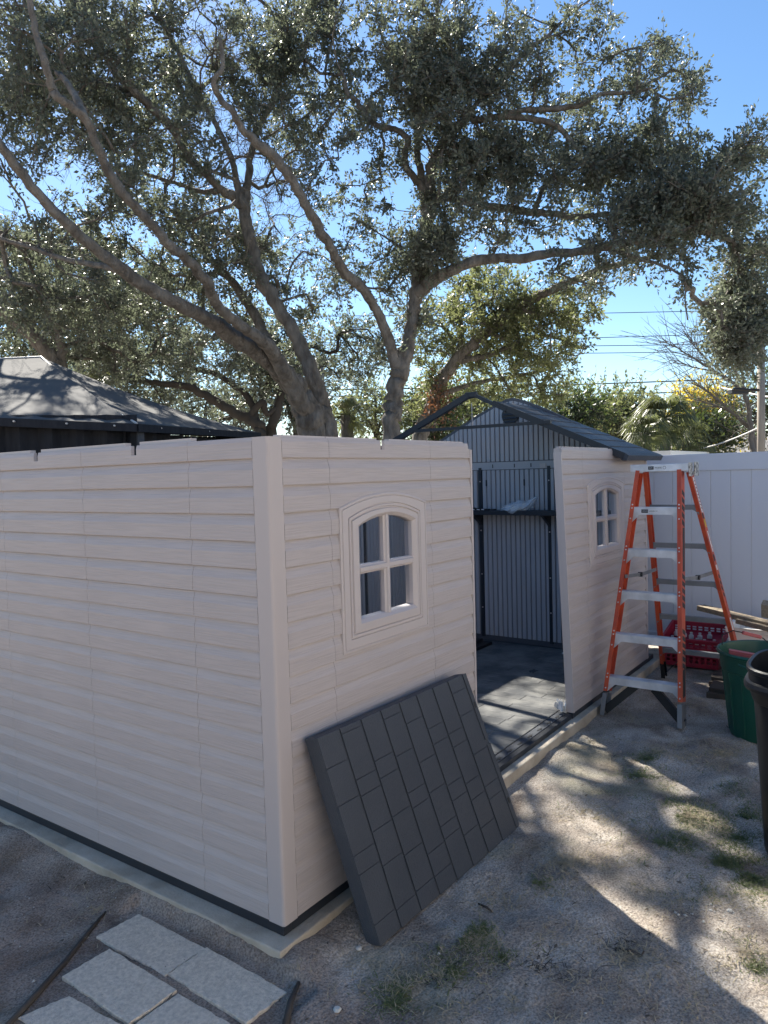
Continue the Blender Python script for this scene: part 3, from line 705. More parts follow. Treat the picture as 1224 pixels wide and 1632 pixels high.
# rivets on the front flange
for p0, p1, rl2, sg in ((FL0, FL1, fl_, -1), (FR0, FR1, fr_, 1)):
    w = MB()
    for k in range(5):
        for dz in (.0, .024, -.075):
            q = lerp(p0, p1, (.27 + .298 * k + dz) / 1.73); q = q + (-.051, sg * .014, .008)
            w.tube([q + (.003, 0, 0), q + (-.0035, 0, 0)], .0052, 8)
    build_each(w, 'rivet', M_ALU, rl2)
for k in range(5):
    z = .253 + .2985 * k
    a = lerp(FL0, FL1, z / 1.73) + (0, -.005, 0); c = lerp(FR0, FR1, z / 1.73) + (0, .005, 0)
    st = MB()
    X0, X1 = a[0] - .043, a[0] + .038
    for (x0, x1, z0, z1) in ((X0, X1, z + .022, z + .026), (X0, X0 + .003, z - .026, z + .0218), (X1 - .003, X1, z - .026, z + .0218), (X0 + .0032, X0 + .014, z - .026, z - .023)):
        st.box((x0, c[1], z0), (x1, a[1], z1))
    for g_ in range(6): st.box((X0 + .008 + g_ * .012, c[1] + .002, z + .0262), (X0 + .012 + g_ * .012, a[1] - .002, z + .0278))
    so_ = st.build('step', M_ALU, lad)
    for yy, s in ((a[1] - .002, -1), (c[1] + .002, 1)):
        w = MB(); w.prism([(X0 + .004, yy, z - .0265), (X0 + .004, yy + s * .062, z - .0265), (X0 + .004, yy + s * .055, z - .032), (X0 + .004, yy + s * .004, z - .082), (X0 + .004, yy, z - .082)], (.0035, 0, 0)); w.build('gusset', M_ALU, so_)
    a = lerp(RL0, RL1, (z + .012) / 1.73) + (0, -.005, 0); c = lerp(RR0, RR1, (z + .012) / 1.73) + (0, .005, 0)
    rb = MB(); zz = z + .012
    rb.box((a[0] - .022, c[1], zz - .018), (a[0] - .019, a[1], zz + .0148)); rb.box((a[0] - .022, c[1], zz + .015), (a[0] + .02, a[1], zz + .018))
    ro = rb.build('rear_brace', M_ALUD, lad)
    for yy, s in ((a[1] - .002, -1), (c[1] + .002, 1)):
        w = MB(); w.prism([(a[0] - .018, yy, zz - .0185), (a[0] - .018, yy + s * .045, zz - .0185), (a[0] - .018, yy + s * .03, zz - .026), (a[0] - .018, yy, zz - .055)], (.003, 0, 0)); w.build('gusset', M_ALUD, ro)
# dark knee braces under the lowest step
for p0, p1, s in ((FL0, FL1, -1), (FR0, FR1, 1)):
    w = MB(); q0 = lerp(p0, p1, .03 / 1.73) + (.02, s * .012, 0); q1 = lerp(p0, p1, .225 / 1.73) + (.02, s * .20, 0)
    w.beam(q0, q1, .055, .03, (1, 0, 0)); w.build('knee_brace', M_BLACK, lad)
w = MB(); q0 = np.array(lerp(RL0, RL1, .04 / 1.73)) + (0, -.02, 0); w.beam(q0, q0 + (-.03, -.17, .19), .006, .06, (1, 0, 0)); w.build('knee_brace', M_BLACK, lad)
# top cap
w = MB(); w.box((3.570, -.588, 1.728), (3.70, -.182, 1.782)); cap = w.build('top_cap', M_ALU, lad, bevel=.004)
M_GALV = mat('galvanised_steel', (0.5, 0.5, 0.48), 0.45, 0.5, 0.5, noise=(50, (1, 1, 1), 0.06, (0.12, 0.12, 0.12)))
w = MB(); w.box((3.566, -.6005, 1.690), (3.645, -.590, 1.790)); w.box((3.665, -.612, 1.690), (3.775, -.602, 1.792)); w.box((3.60, -.6015, 1.70), (3.72, -.5885, 1.727))
w.build('hinge_plate', M_GALV, lad, bevel=.003)
M_INK = mat('black_ink', (0.02, 0.02, 0.025), 0.6)
w = MB(); w.box((3.5680, -.350, 1.744), (3.5697, -.312, 1.767)); w.build('nameplate', M_INK, cap)
rotf = (math.radians(90), 0, math.radians(-90))
text('LH', (3.5672, -.331, 1.7555), rotf, .018, M_ALU, cap)
text('MODEL', (3.5692, -.383, 1.7555), rotf, .015, M_INK, cap)
w = MB(); c_ = (3.5692, -.425, 1.7555)
w.lathe([(.009, 0), (.011, 0)], (0, 0, 0), 20)
w.v = [(c_[0], c_[1] + x, c_[2] + y) for x, y, z in w.v]; w.build('ring_mark', M_INK, cap)
z4 = .253 + .2985 * 4; xs4 = float(lerp(FL0, FL1, z4 / 1.73)[0]) - .0437
w = MB(); w.box((xs4 - .0003, -.325, z4 - .012), (xs4 + .0006, -.278, z4 + .012)); npz = w.build('nameplate', M_INK, lad)
text('WERNER', (xs4 - .001, -.3015, z4), rotf, .0105, M_ALU, npz)
text('LADDER CO', (xs4 - .0002, -.362, z4), rotf, .0105, M_INK, npz)
# decals on the outer faces of the right-hand rails
def rail_pt(p0, p1, z, off, dy): 
    q = lerp(p0, p1, z / 1.73); return q + (off, dy, 0)
w = MB()
def decal(mb, p0, p1, z0, z1, o0, o1, sl=0.0, dy=-.0012):
    if p0 is FR0: o0, o1 = o0 * 1.5, o1 * 1.9
    mb.add([rail_pt(p0, p1, z0, o0, dy), rail_pt(p0, p1, z0 + sl, o1, dy), rail_pt(p0, p1, z1 + sl, o1, dy), rail_pt(p0, p1, z1, o0, dy)], [(0, 1, 2, 3)])
for i in range(5): decal(w, FR0, FR1, 1.36 + i * .052, 1.395 + i * .052, -.022, .020, -.03)
decal(w, FR0, FR1, 1.03, 1.33, -.012, .020)
for i in range(5): decal(w, FR0, FR1, .80 + i * .048, .832 + i * .048, -.022, .022, -.03)
for i in range(6): decal(w, FR0, FR1, .40 + i * .045, .43 + i * .045, -.022, .022, -.03)
decal(w, FR0, FR1, .20, .38, -.018, .02)
w.build('warning_stripe', M_INK, fr_)
w = MB(); decal(w, RR0, RR1, 1.42, 1.68, -.012, .028); decal(w, RR0, RR1, 1.12, 1.28, -.004, .026); decal(w, RR0, RR1, .50, .60, -.02, .02); decal(w, RR0, RR1, .98, 1.02, -.02, .02)
w.build('label', M_WHITE, rr_)
w = MB(); decal(w, RR0, RR1, 1.31, 1.37, -.018, .016, 0, -.002); w.build('label', M_YEL, rr_)
w = MB()
for i in range(9): decal(w, RR0, RR1, 1.45 + i * .025, 1.456 + i * .025, -.006, .022, 0, -.0022)
decal(w, RR0, RR1, 1.375, 1.415, -.02, .02); decal(w, RR0, RR1, 1.05, 1.10, -.02, .02)
for i in range(4): decal(w, RR0, RR1, .78 + i * .048, .81 + i * .048, -.015, .022, -.02)
w.build('label_print', M_INK, rr_)
# spreaders
for (a0, a1, b0, b1, s) in ((FL0, FL1, RL0, RL1, -1), (FR0, FR1, RR0, RR1, 1)):
    A = lerp(a0, a1, .975 / 1.73) + (0, s * .02, 0); B = lerp(b0, b1, .96 / 1.73) + (0, s * .02, 0); Mid = (A + B) / 2 + (0, 0, -.012)
    w = MB(); w.beam(A, Mid, .006, .026, (0, 0, 1)); w.beam(Mid + (0, s * .007, 0), B + (0, s * .007, 0), .006, .026, (0, 0, 1))
    sp = w.build('spreader', M_ALUD, lad)
    w = MB(); w.tube([Mid + (0, -.012, 0), Mid + (0, .018, 0)], .018, 10); w.build('hinge', M_BLACK, sp)

# ------------------------------------------------------------------ fence
FX = 5.40
fence = empty('vinyl_fence', (FX, 0, 0), 'tall white vinyl privacy fence behind the ladder', 'fence')
w = MB(); y = 9.0
r = random.Random(2)
while y > -4.2:
    w.box((FX, y - .168, .045), (FX + .022, y - .002, 1.715)); w.box((FX + .004, y - .0019, .045), (FX + .02, y, 1.715))
    y -= .170
w.build('board_panel', M_FENCE, fence, bevel=.003)
w = MB(); w.box((FX - .014, -4.2, 1.7155), (FX + .036, 9.0, 1.872)); w.build('top_rail', M_FENCE, fence, bevel=.004)
w = MB(); w.box((FX - .014, -4.2, .03), (FX + .036, 9.0, .17)); w.build('bottom_rail', M_FENCE, fence, bevel=.004)
for y in (4.6, 2.2, -.98 - .35, -3.6):
    w = MB(); w.box((FX - .03, y - .063, 0), (FX + .07, y + .063, 1.95)); w.prism([(FX - .036, y - .07, 1.95), (FX + .076, y - .07, 1.95), (FX + .02, y - .07, 1.99)], (0, .14, 0)); w.build('post', M_FENCE, fence, bevel=.004)

# ------------------------------------------------------------------ bins, crates, timber
gc = PX(1219, 1190, 4.86); gc[2] = 0
can = empty('rubbish_bin', tuple(gc), 'open dark green plastic bin standing beside the ladder', 'bin')
w = MB(); w.lathe([(.001, .004), (.205, .0), (.212, .02), (.255, .43), (.262, .435), (.270, .53), (.285, .535), (.290, .548), (.283, .560), (.272, .556), (.266, .53), (.205, .03), (.001, .025)], gc, 48)
w.build('bin_body', M_GREEN, can, 2)
w = MB()
for a in np.linspace(0, 2 * math.pi, 17)[:-1]:
    ca, sa = math.cos(a), math.sin(a)
    w.tube([gc + (.214 * ca, .214 * sa, .03), gc + (.2535 * ca, .2535 * sa, .42)], [.004, .005], 6)
w.build('rib', M_GREEN, can)
w = MB(); t_ = np.linspace(2.7, 3.9, 14)
w.tube([gc + (.2665 * math.cos(a), .2665 * math.sin(a), .50 - .02 * math.sin((a - 2.7) / 1.2 * math.pi)) for a in t_], .008, 6); w.build('moulded_handle', M_GREEN, can)
# tray with a wire handle inside the green bin
tray = empty('hand_tray', tuple(gc + (0, 0, .5)), 'faded red tray with a wire handle sticking out of the green bin', 'tray')
w = MB(); A = PX(1162, 1036, 4.84); B = PX(1206, 1044, 4.78); dv = B - A; nrm2 = np.array([dv[1], -dv[0], 0]); nrm2 /= np.linalg.norm(nrm2)
w.obox(A, dv, nrm2 * -.05, (0, 0, -.010)); w.obox(A + (0, 0, -.0105), dv, nrm2 * -.008, (0, 0, -.03)); w.obox(A + nrm2 * -.042 + (0, 0, -.0105), dv, nrm2 * -.008, (0, 0, -.03))
w.build('tray_body', M_PINK, tray, bevel=.003)
w = MB(); w.tube([PX(1151, 1028, 4.75), PX(1151, 1012, 4.75), PX(1168, 1005, 4.75), PX(1183, 1008, 4.75), PX(1216, 1017, 4.75), PX(1230, 1030, 4.75)], .0035, 6); w.build('wire_handle', M_BLACK, tray)
w = MB(); w.beam(PX(1183, 1008, 4.75), PX(1213, 1015.5, 4.75), .022, .022); w.build('grip', M_PINK, tray, bevel=.005)
bc = PX(1309, 1380, 3.36); bc[2] = 0
can2 = empty('dustbin', tuple(bc), 'scratched black plastic dustbin at the right edge of the picture', 'bin')
w = MB(); w.lathe([(.001, .004), (.215, 0), (.222, .02), (.262, .70), (.268, .705), (.285, .76), (.300, .765), (.303, .78), (.297, .795), (.284, .80), (.284, .835), (.292, .842), (.292, .856), (.284, .862), (.274, .858), (.270, .80), (.215, .03), (.001, .025)], bc, 56, 3.2)
w.build('bin_body', M_BCAN, can2, 2)
w = MB()
for (u, v0, v1) in ((1199, 1205, 1262), (1203, 1195, 1240)):
    pts = []
    for v in np.linspace(v0, v1, 6):
        # on the bin's wall, at the left silhouette side
        z_ = float(CP[2] - (v - 739) * 3.2 / FPX); rad = .222 + (.262 - .222) * (z_ - .02) / .68
        a = math.atan2(CP[1] - bc[1], CP[0] - bc[0]) + math.radians(62 if u == 1199 else 57) + r.uniform(-.01, .01)
        ca, sa = math.cos(a), math.sin(a); k = 1 / ((abs(ca) ** 3.2 + abs(sa) ** 3.2) ** (1 / 3.2))
        pts.append(bc + (rad * k * ca, rad * k * sa, z_))
    w.tube(pts, .0028, 5)
w.build('paint_drip', M_TAPE, can2)
def crate(name, x0, x1, y0, y1, z0, h, label, tilt=0.0):
    e = empty(name, ((x0 + x1) / 2, (y0 + y1) / 2, z0), label, 'crate', 'red plastic crates by the fence')
    w = MB()
    def S(x, z): return z + tilt * (x - x0)
    def bx(a, b_):
        x0_, y0_, z0_ = a; x1_, y1_, z1_ = b_
        w.add([(x0_, y0_, S(x0_, z0_)), (x1_, y0_, S(x1_, z0_)), (x1_, y1_, S(x1_, z0_)), (x0_, y1_, S(x0_, z0_)), (x0_, y0_, S(x0_, z1_)), (x1_, y0_, S(x1_, z1_)), (x1_, y1_, S(x1_, z1_)), (x0_, y1_, S(x0_, z1_))],
              [(0, 3, 2, 1), (4, 5, 6, 7), (0, 1, 5, 4), (1, 2, 6, 5), (2, 3, 7, 6), (3, 0, 4, 7)])
    t = .008
    bx((x0, y0, z0), (x1, y1, z0 + .006))
    for (a, b_) in (((x0, y0), (x0 + t, y1)), ((x1 - t, y0), (x1, y1))):
        bx((a[0], a[1], z0 + .0065), (b_[0], b_[1], z0 + h * .28)); bx((a[0], a[1], z0 + h * .72), (b_[0], b_[1], z0 + h))
        n = 9
        for i in range(n + 1):
            yy = y0 + (y1 - y0 - .018) * i / n; bx((a[0] + .0005, yy, z0 + h * .28), (b_[0] - .0005, yy + .018, z0 + h * .72))
        bx((a[0] + .001, y0, z0 + h * .47), (b_[0] - .001, y1, z0 + h * .54))
    for (a, b_) in (((x0 + t, y0), (x1 - t, y0 + t)), ((x0 + t, y1 - t), (x1 - t, y1))):
        bx((a[0], a[1], z0 + .0065), (b_[0], b_[1], z0 + h))
    w.build('crate_body', M_RED, e)
    w = MB(); z = z0 + h
    bx((x0 - .012, y0 - .012, z + .0003), (x0 + t, y1 + .012, z + .012)); bx((x1 - t, y0 - .012, z + .0003), (x1 + .012, y1 + .012, z + .012))
    bx((x0 + t, y0 - .012, z + .0003), (x1 - t, y0 + t, z + .012)); bx((x0 + t, y1 - t, z + .0003), (x1 - t, y1 + .012, z + .012))
    w.build('rim', M_RED, e); return e
crate('plastic_crate', 4.80, 5.10, -.53, -.085, .015, .13, 'lower red lattice crate on the ground behind the ladder')
c2_ = crate('plastic_crate', 4.79, 5.16, -.545, -.07, .165, .085, 'upper tilted red crate full of small white bottles by the fence', .22)
for k in range(11):
    y = -.12 - (k % 6) * .07 - r.uniform(0, .02); x = 4.88 + (k // 6) * .12 + r.uniform(0, .04)
    zb_ = .172 + .22 * (x - 4.79) + .004
    w = MB(); w.lathe([(.001, 0), (.020, 0), (.021, .030), (.010, .040), (.010, .046), (.012, .047), (.012, .057), (.001, .058)], (x, y, zb_), 14)
    tag(w.build('small_bottle', M_TAPE, smooth=2), 'small white bottle lying among others in the upper red crate', 'bottle', 'small white bottles in the upper red crate')
# white tub
tub = empty('storage_tub', (4.7, -.85, 0), 'white plastic storage tub between the green bin and the fence', 'tub')
tl = ON(1156, 999, 0, 4.55); tz = float(tl[2])
w = MB(); y1_, y0_ = float(tl[1]), float(tl[1]) - .62
cx_, cy_ = 4.78, (y0_ + y1_) / 2
def rr(z, gx, gy): return [(cx_ - .23 - gx, y0_ - gy, z), (cx_ + .23 + gx, y0_ - gy, z), (cx_ + .23 + gx, y1_ + gy, z), (cx_ - .23 - gx, y1_ + gy, z)]
lv = [rr(.004, -.05, -.05), rr(tz - .045, -.016, -.016), rr(tz - .040, .0, .0), rr(tz - .012, .0, .0), rr(tz - .008, .006, .006), rr(tz, .006, .006), rr(tz, -.02, -.02), rr(tz - .05, -.03, -.03), rr(.02, -.06, -.06)]
w.add([p for l in lv for p in l], [(i * 4 + j, i * 4 + (j + 1) % 4, (i + 1) * 4 + (j + 1) % 4, (i + 1) * 4 + j) for i in range(len(lv) - 1) for j in range(4)] + [(3, 2, 1, 0), (32, 33, 34, 35)])
w.build('tub_body', M_WHITE, tub, bevel=.004)
w = MB(); w.tube([ON(1190, 996, 0, 4.6) + (0, 0, .002), ON(1190, 996, 0, 4.6) + (0, 0, -.012)], .012, 8); w.build('hole', M_BLACK, tub)
# timber
def plank(p0, p1, w_, h_, label):
    w = MB(); w.beam(p0, p1, w_, h_); return tag(w.build('timber_plank', M_WOOD, bevel=.003), label, 'plank', 'weathered planks leaning by the fence')
plank(PX(1116, 968, 6.3), PX(1260, 1003, 5.6), .09, .042, 'long grey weathered plank sloping down behind the rear ladder leg')
plank(PX(1178, 989, 5.95), PX(1270, 1012, 5.5), .09, .038, 'shorter brown plank lying under the long sloping plank')
w = MB(); q = PX(1222, 972, 5.55); w.obox(q + (-.05, .03, -.05), (.10, 0, .02), (0, -.14, -.02), (-.01, 0, .10))
tag(w.build('timber_block', M_WOOD, bevel=.004), 'stubby wooden block resting on the planks at the right edge', 'wood block')
for k, (u, v, d, lab) in enumerate(((1143, 1090, 5.55, 'dark wood offcut nearest the red crates at the bin'), (1140, 1108, 5.2, 'dark wood offcut on the ground left of the green bin'))):
    w = MB(); q = G(u, v + 6, 0.0); w.obox(q + (-.02, .06, .002), (.30, -.02, 0), (.02, -.16, 0), (0, 0, .045)); w.obox(q + (0.02, .05, .048), (.22, .01, .004), (-.02, -.13, 0), (0, 0, .03))
    tag(w.build('wood_offcut', M_BARKD, bevel=.004), lab, 'offcut', 'wood offcuts by the green bin')

# ------------------------------------------------------------------ pavers
PV = [((222, 1456), (325, 1510), (262, 1552), (155, 1492), 'square paver nearest the shed wall in the middle of the path end'),
      ((330, 1510), (455, 1580), (392, 1628), (270, 1552), 'rectangular paver on the right, pointing at the shed corner'),
      ((175, 1513), (280, 1578), (205, 1630), (100, 1557), 'paver second from the left with a bluish patch'),
      ((284, 1583), (400, 1650), (330, 1700), (212, 1634), 'paver cut by the bottom edge, below the two middle ones'),
      ((110, 1588), (205, 1640), (140, 1690), (30, 1622), 'leftmost paver, cut by the bottom edge of the picture')]
for k, P_ in enumerate(PV):
    q = [G(*c, .008) for c in P_[:4]]; r = random.Random(k); qc = sum(q) / 4; q = [qc + (a - qc) * 1.025 for a in q]
    # outline with slightly ragged edges
    out = []
    for i in range(4):
        a, b_ = q[i], q[(i + 1) % 4]
        for t in np.linspace(0, 1, 14)[:-1]:
            p_ = a * (1 - t) + b_ * t
            n_ = np.array([b_[1] - a[1], a[0] - b_[0], 0]); n_ /= np.linalg.norm(n_)
            out.append(p_ + n_ * r.uniform(-.0028, .0028) * (0.4 if t == 0 else 1))
    out = [np.array((p_[0], p_[1], -.03)) for p_ in out]
    if np.cross(out[5] - out[0], out[20] - out[0])[2] < 0: out = out[::-1]
    w = MB(); w.prism(out, (0, 0, .036 + .002 * (k % 3)))
    tag(w.build('paving_slab', M_PAVER, bevel=.0025), P_[4], 'paving slab', 'grey concrete pavers sunk in the soil')

# ------------------------------------------------------------------ sticks, stones, grass and litter
def gpt(u, v, h=0.0):
    q = G(u, v); return np.array((q[0], q[1], float(gz(q[0], q[1])) + h))
def stick(pts, rad, label, name='stick', m=M_BARKD, cat='stick'):
    w = MB(); w.tube(pts, rad, 7); tag(w.build(name, m, smooth=True), label, cat)
stick([gpt(12, 1640, .002), gpt(60, 1585, .006), gpt(105, 1530, .004), gpt(150, 1475, .004), gpt(168, 1452, .0)], [.010, .012, .011, .009, .005], 'long dark root running beside the pavers at the left', 'root', M_BARKD, 'root')
stick([gpt(455, 1640, .010), gpt(463, 1605, .014), gpt(476, 1570, .010)], [.012, .011, .007], 'short grey stick on the soil right of the pavers')
stick([gpt(762, 1438, .004), gpt(775, 1444, .007), gpt(784, 1450, .005)], [.003, .005, .003], 'small dark twig on the sand in front of the leaning panel')
stick([gpt(980, 1508, .004), gpt(1005, 1517, .007), gpt(1022, 1524, .005), gpt(1026, 1519, .005)], [.003, .006, .005, .003], 'bent dark twig on the shaded sand near the sunny strip')
for (u, v, s, lab) in ((572, 1513, .012, 'white stone in front of the lower corner of the leaning panel'), (538, 1613, .014, 'pale stone at the bottom edge on the sand'), (918, 1405, .010, 'brown pebble alone on the sand right of the leaning panel'),
                 (1163, 1453, .011, 'white stone lying in the sunny strip at the right'), (237, 1455 - 30, .010, 'pale stone chip by the slab edge on the left')):
    r = random.Random(u); w = MB(); c = gpt(u, v, s * .4)
    vs = [c + (s * math.cos(a) * math.cos(e) * r.uniform(.8, 1.2), s * math.sin(a) * math.cos(e) * r.uniform(.8, 1.2), s * .6 * math.sin(e)) for e in (-.9, 0, .9) for a in np.linspace(0, 6.283, 9)[:-1]]
    w.add(vs, [(i * 8 + j, i * 8 + (j + 1) % 8, (i + 1) * 8 + (j + 1) % 8, (i + 1) * 8 + j) for i in range(2) for j in range(8)] + [tuple(range(7, -1, -1)), tuple(range(16, 24))])
    tag(w.build('stone', M_PEB if u != 918 else M_BARK), lab, 'stone')
def blades(name, pts, hts, wid, m, lean=.6, seed=0, kindlabel=None):
    r = np.random.default_rng(seed); n = len(pts)
    an = r.random(n) * 2 * np.pi; wd = wid * r.uniform(.6, 1.3, n)
    side = np.stack([np.cos(an), np.sin(an), np.zeros(n)], -1) * wd[:, None] / 2
    ln = r.random(n) * 2 * np.pi; L = hts * lean * r.uniform(.3, 1.6, n)
    off = np.stack([np.cos(ln) * L, np.sin(ln) * L, hts], -1)
    mid = off * np.array([.4, .4, .62])
    V = np.stack([pts - side, pts + side, pts + mid + side * .8, pts + mid - side * .8, pts + off + side * .15, pts + off - side * .15], 1).reshape(-1, 3)
    b_ = np.arange(n)[:, None] * 6
    F = np.concatenate([b_ + [0, 1, 2, 3], b_ + [3, 2, 4, 5]], 0)
    return tag(np_mesh(name, V, F, m), kindlabel, kind='stuff')
def scatter_px(spots, rg):
    P = []
    for (u, v, rad, n) in spots:
        c = G(u, v); a = rg.random(n) * 6.283; q = rad * np.abs(rg.normal(0, .5, n))
        P.append(np.stack([c[0] + np.cos(a) * q, c[1] + np.sin(a) * q], -1))
    P = np.concatenate(P); 
    # keep clumpy
    k = value_noise(P[:, 0] * 9, P[:, 1] * 9, 9); P = P[rg.random(len(P)) < np.clip((k - .3) * 2.4, 0.03, 1)]
    ok = ~((P[:, 0] > -.08) & (P[:, 1] > -.06)); P = P[ok]
    return np.concatenate([P, gz(P[:, 0], P[:, 1])[:, None]], 1)
rg = np.random.default_rng(3)
gsp = [(1035, 1210, .16, 1100), (1020, 1250, .12, 500), (1060, 1280, .22, 1100), (1090, 1340, .16, 600), (1050, 1345, .06, 420), (1130, 1385, .30, 2600), (1200, 1400, .3, 1800), (1180, 1330, .3, 1100), (1150, 1250, .4, 1100),
       (850, 1408, .06, 120), (770, 1480, .10, 300), (745, 1500, .08, 240), (800, 1525, .08, 200), (720, 1545, .20, 700), (640, 1580, .13, 700), (630, 1600, .10, 400), (760, 1490, .22, 900), (1010, 1465, .05, 120), (1130, 1500, .06, 70), (1170, 1500, .12, 260), (1210, 1545, .12, 400), (700, 1510, .12, 300), (860, 1410, .10, 200), (1080, 1300, .5, 2600), (1150, 1370, .35, 3200), (1190, 1300, .4, 1800), (1020, 1235, .15, 900), (1080, 1400, .2, 900)]
P_ = scatter_px(gsp, rg)
blades('grass', P_, rg.uniform(.003, .012, len(P_)), .0036, M_GRASS, 2.6, 5, 'short green grass tufts growing in the sandy soil')
lit = [(1150, 1200, .6, 2600), (1100, 1130, .5, 1700), (1000, 1140, .5, 1000), (1100, 1300, .6, 2600), (950, 1300, .5, 1200), (1000, 1400, .6, 1300), (800, 1450, .5, 900), (700, 1550, .4, 600), (1180, 1450, .4, 1500), (1100, 1600, .4, 400), (850, 1600, .3, 900), (760, 1500, .35, 1500), (640, 1570, .25, 900), (1000, 1520, .4, 900), (1180, 1520, .3, 1200), (940, 1180, .3, 500), (500, 1560, .25, 300), (150, 1450, .4, 250), (1050, 1200, .6, 2500), (900, 1380, .5, 1500)]
P2 = scatter_px(lit, rg)
blades('dry_grass', P2, rg.uniform(.003, .013, len(P2)), .0034, M_STRAW, 3.2, 6, 'dry straw coloured grass lying on the sand')
tw = [(860, 1540, .22, 260), (950, 1440, .3, 160), (1000, 1500, .2, 160), (700, 1560, .25, 120), (1100, 1250, .5, 200), (1150, 1150, .4, 200), (100, 1400, .4, 110), (1170, 1480, .3, 140), (780, 1400, .3, 80)]
P3 = scatter_px(tw, rg)
blades('dead_twigs', P3, rg.uniform(.003, .006, len(P3)), .0034, M_BARKD, 6.5, 16, 'tiny dark dead twigs lying on the sand')
# dead leaves and twigs scattered on the soil
n = 15000
Q = np.stack([rg.uniform(-1.4, 5.3, n), rg.uniform(-3.0, 2.2, n)], -1); Q = Q[~((Q[:, 0] > -.09) & (Q[:, 1] > -.06))]
Z = gz(Q[:, 0], Q[:, 1]); n = len(Q); a = rg.random(n) * 6.283; L = np.where(rg.random(n) < .12, rg.uniform(.012, .028, n), rg.uniform(.004, .011, n)); W = L * rg.uniform(.25, .5, n)
d1 = np.stack([np.cos(a), np.sin(a), rg.uniform(-.2, .35, n)], -1) * L[:, None]; d2 = np.stack([-np.sin(a), np.cos(a), rg.uniform(-.3, .3, n)], -1) * W[:, None] / 2
B = np.concatenate([Q, Z[:, None] + .004], 1)
V = np.stack([B, B + d1 * .5 + d2, B + d1, B + d1 * .5 - d2], 1).reshape(-1, 3)
tag(np_mesh('leaf_litter', V, (np.arange(n)[:, None] * 4 + [0, 1, 2, 3]), M_LITTER), 'small dead oak leaves scattered on the soil', kind='stuff')
n = 1500
Q = np.stack([rg.uniform(-1.4, 5.3, n), rg.uniform(-3.0, 2.2, n)], -1)
sp2 = G(1140, 1455); Q[:260] = sp2[:2] + rg.normal(0, .10, (260, 2))
sp2 = G(80, 1420); Q[260:460] = sp2[:2] + rg.normal(0, .35, (200, 2))
Q = Q[~((Q[:, 0] > -.09) & (Q[:, 1] > -.06))]; Z = gz(Q[:, 0], Q[:, 1]); n = len(Q)
s = np.minimum(rg.pareto(3.0, n) * .0018 + .0015, .008)
oc = np.array([[1, 0, 0], [0, 1, 0], [-1, 0, 0], [0, -1, 0], [0, 0, .7], [0, 0, -.7]])
V = (np.concatenate([Q, Z[:, None] + .001], 1)[:, None, :] + oc[None] * s[:, None, None] * rg.uniform(.6, 1.3, (n, 6, 1))).reshape(-1, 3)
T = np.array([[0, 1, 4], [1, 2, 4], [2, 3, 4], [3, 0, 4], [1, 0, 5], [2, 1, 5], [3, 2, 5], [0, 3, 5]])
tag(np_mesh('pebbles', V, (np.arange(n)[:, None, None] * 6 + T[None]).reshape(-1, 3), M_PEB), 'tiny pale pebbles and shell chips on the soil', kind='stuff')
# sunlit grass beyond the fence
n = 5000; Q = np.stack([rg.uniform(5.5, 7.5, n), rg.uniform(-1, 1.4, n)], -1)
blades('grass', np.concatenate([Q, gz(Q[:, 0], Q[:, 1])[:, None]], 1), rg.uniform(.03, .07, n), .006, M_GRASS, .7, 8, 'sunlit lawn grass showing under the fence')

# ------------------------------------------------------------------ gazebo
g0 = PX(218, 676, 5.6); gr = PX(414, 690, 8.1); glf = PX(-330, 652, 5.0); pk = PX(65, 569, 7.3); pk2 = PX(-420, 590, 6.9)
gb = empty('gazebo', (float(g0[0]), float(g0[1]), 0), 'dark fabric gazebo with a hipped roof behind the near shed wall', 'gazebo')
back = gr + (glf - g0)
def sag_face(mb, A, B, T0, T1, sag, n=14, mm=10):
    """grid from eave A-B up to top T0-T1"""
    vs = []
    for i in range(n + 1):
        s = i / n
        for j in range(mm + 1):
            t = j / mm; q = (A * (1 - s) + B * s) * (1 - t) + (T0 * (1 - s) + T1 * s) * t
            q = q + np.array((0, 0, -sag * math.sin(math.pi * t) * (1 - .0 * s)))
            vs.append(q)
    mb.add(vs, [(i * (mm + 1) + j, (i + 1) * (mm + 1) + j, (i + 1) * (mm + 1) + j + 1, i * (mm + 1) + j + 1) for i in range(n) for j in range(mm)])
w = MB(); sag_face(w, glf, g0, pk2, pk, .012); sag_face(w, g0, gr, pk, pk, .06); sag_face(w, gr, back, pk, pk2, .06); sag_face(w, back, glf, pk2, pk2, .06)
cn = w.build('canopy', M_CANVAS, gb, smooth=False)
w = MB()
for A, B in ((glf, g0), (g0, gr), (gr, back)):
    d = (B - A); nn = np.array([d[1], -d[0], 0]); nn /= np.linalg.norm(nn)
    w.obox(A + (0, 0, -.058) + nn * .004, d, nn * .012, (0, 0, .060))
w.build('valance', M_NET, gb)
w = MB()
pts = [g0 * (1 - t) + pk * t + np.array((0, 0, -.05 * math.sin(math.pi * t) + .006)) for t in np.linspace(0, 1, 10)]
w.tube(pts, .009, 5); pts = [pk * (1 - t) + pk2 * t + np.array((0, 0, .004)) for t in np.linspace(0, 1, 6)]; w.tube(pts, .008, 5)
w.build('seam_tape', M_TAPE, gb)
for A, nm in ((g0 * .97 + gr * .03, 0), (gr * .98 + g0 * .02, 1), (glf, 2)):
    w = MB(); w.box((A[0] - .03, A[1] - .03 + .05, 0), (A[0] + .03, A[1] + .03 + .05, A[2] - .03)); w.build('post', M_ROOF, gb)
w = MB()
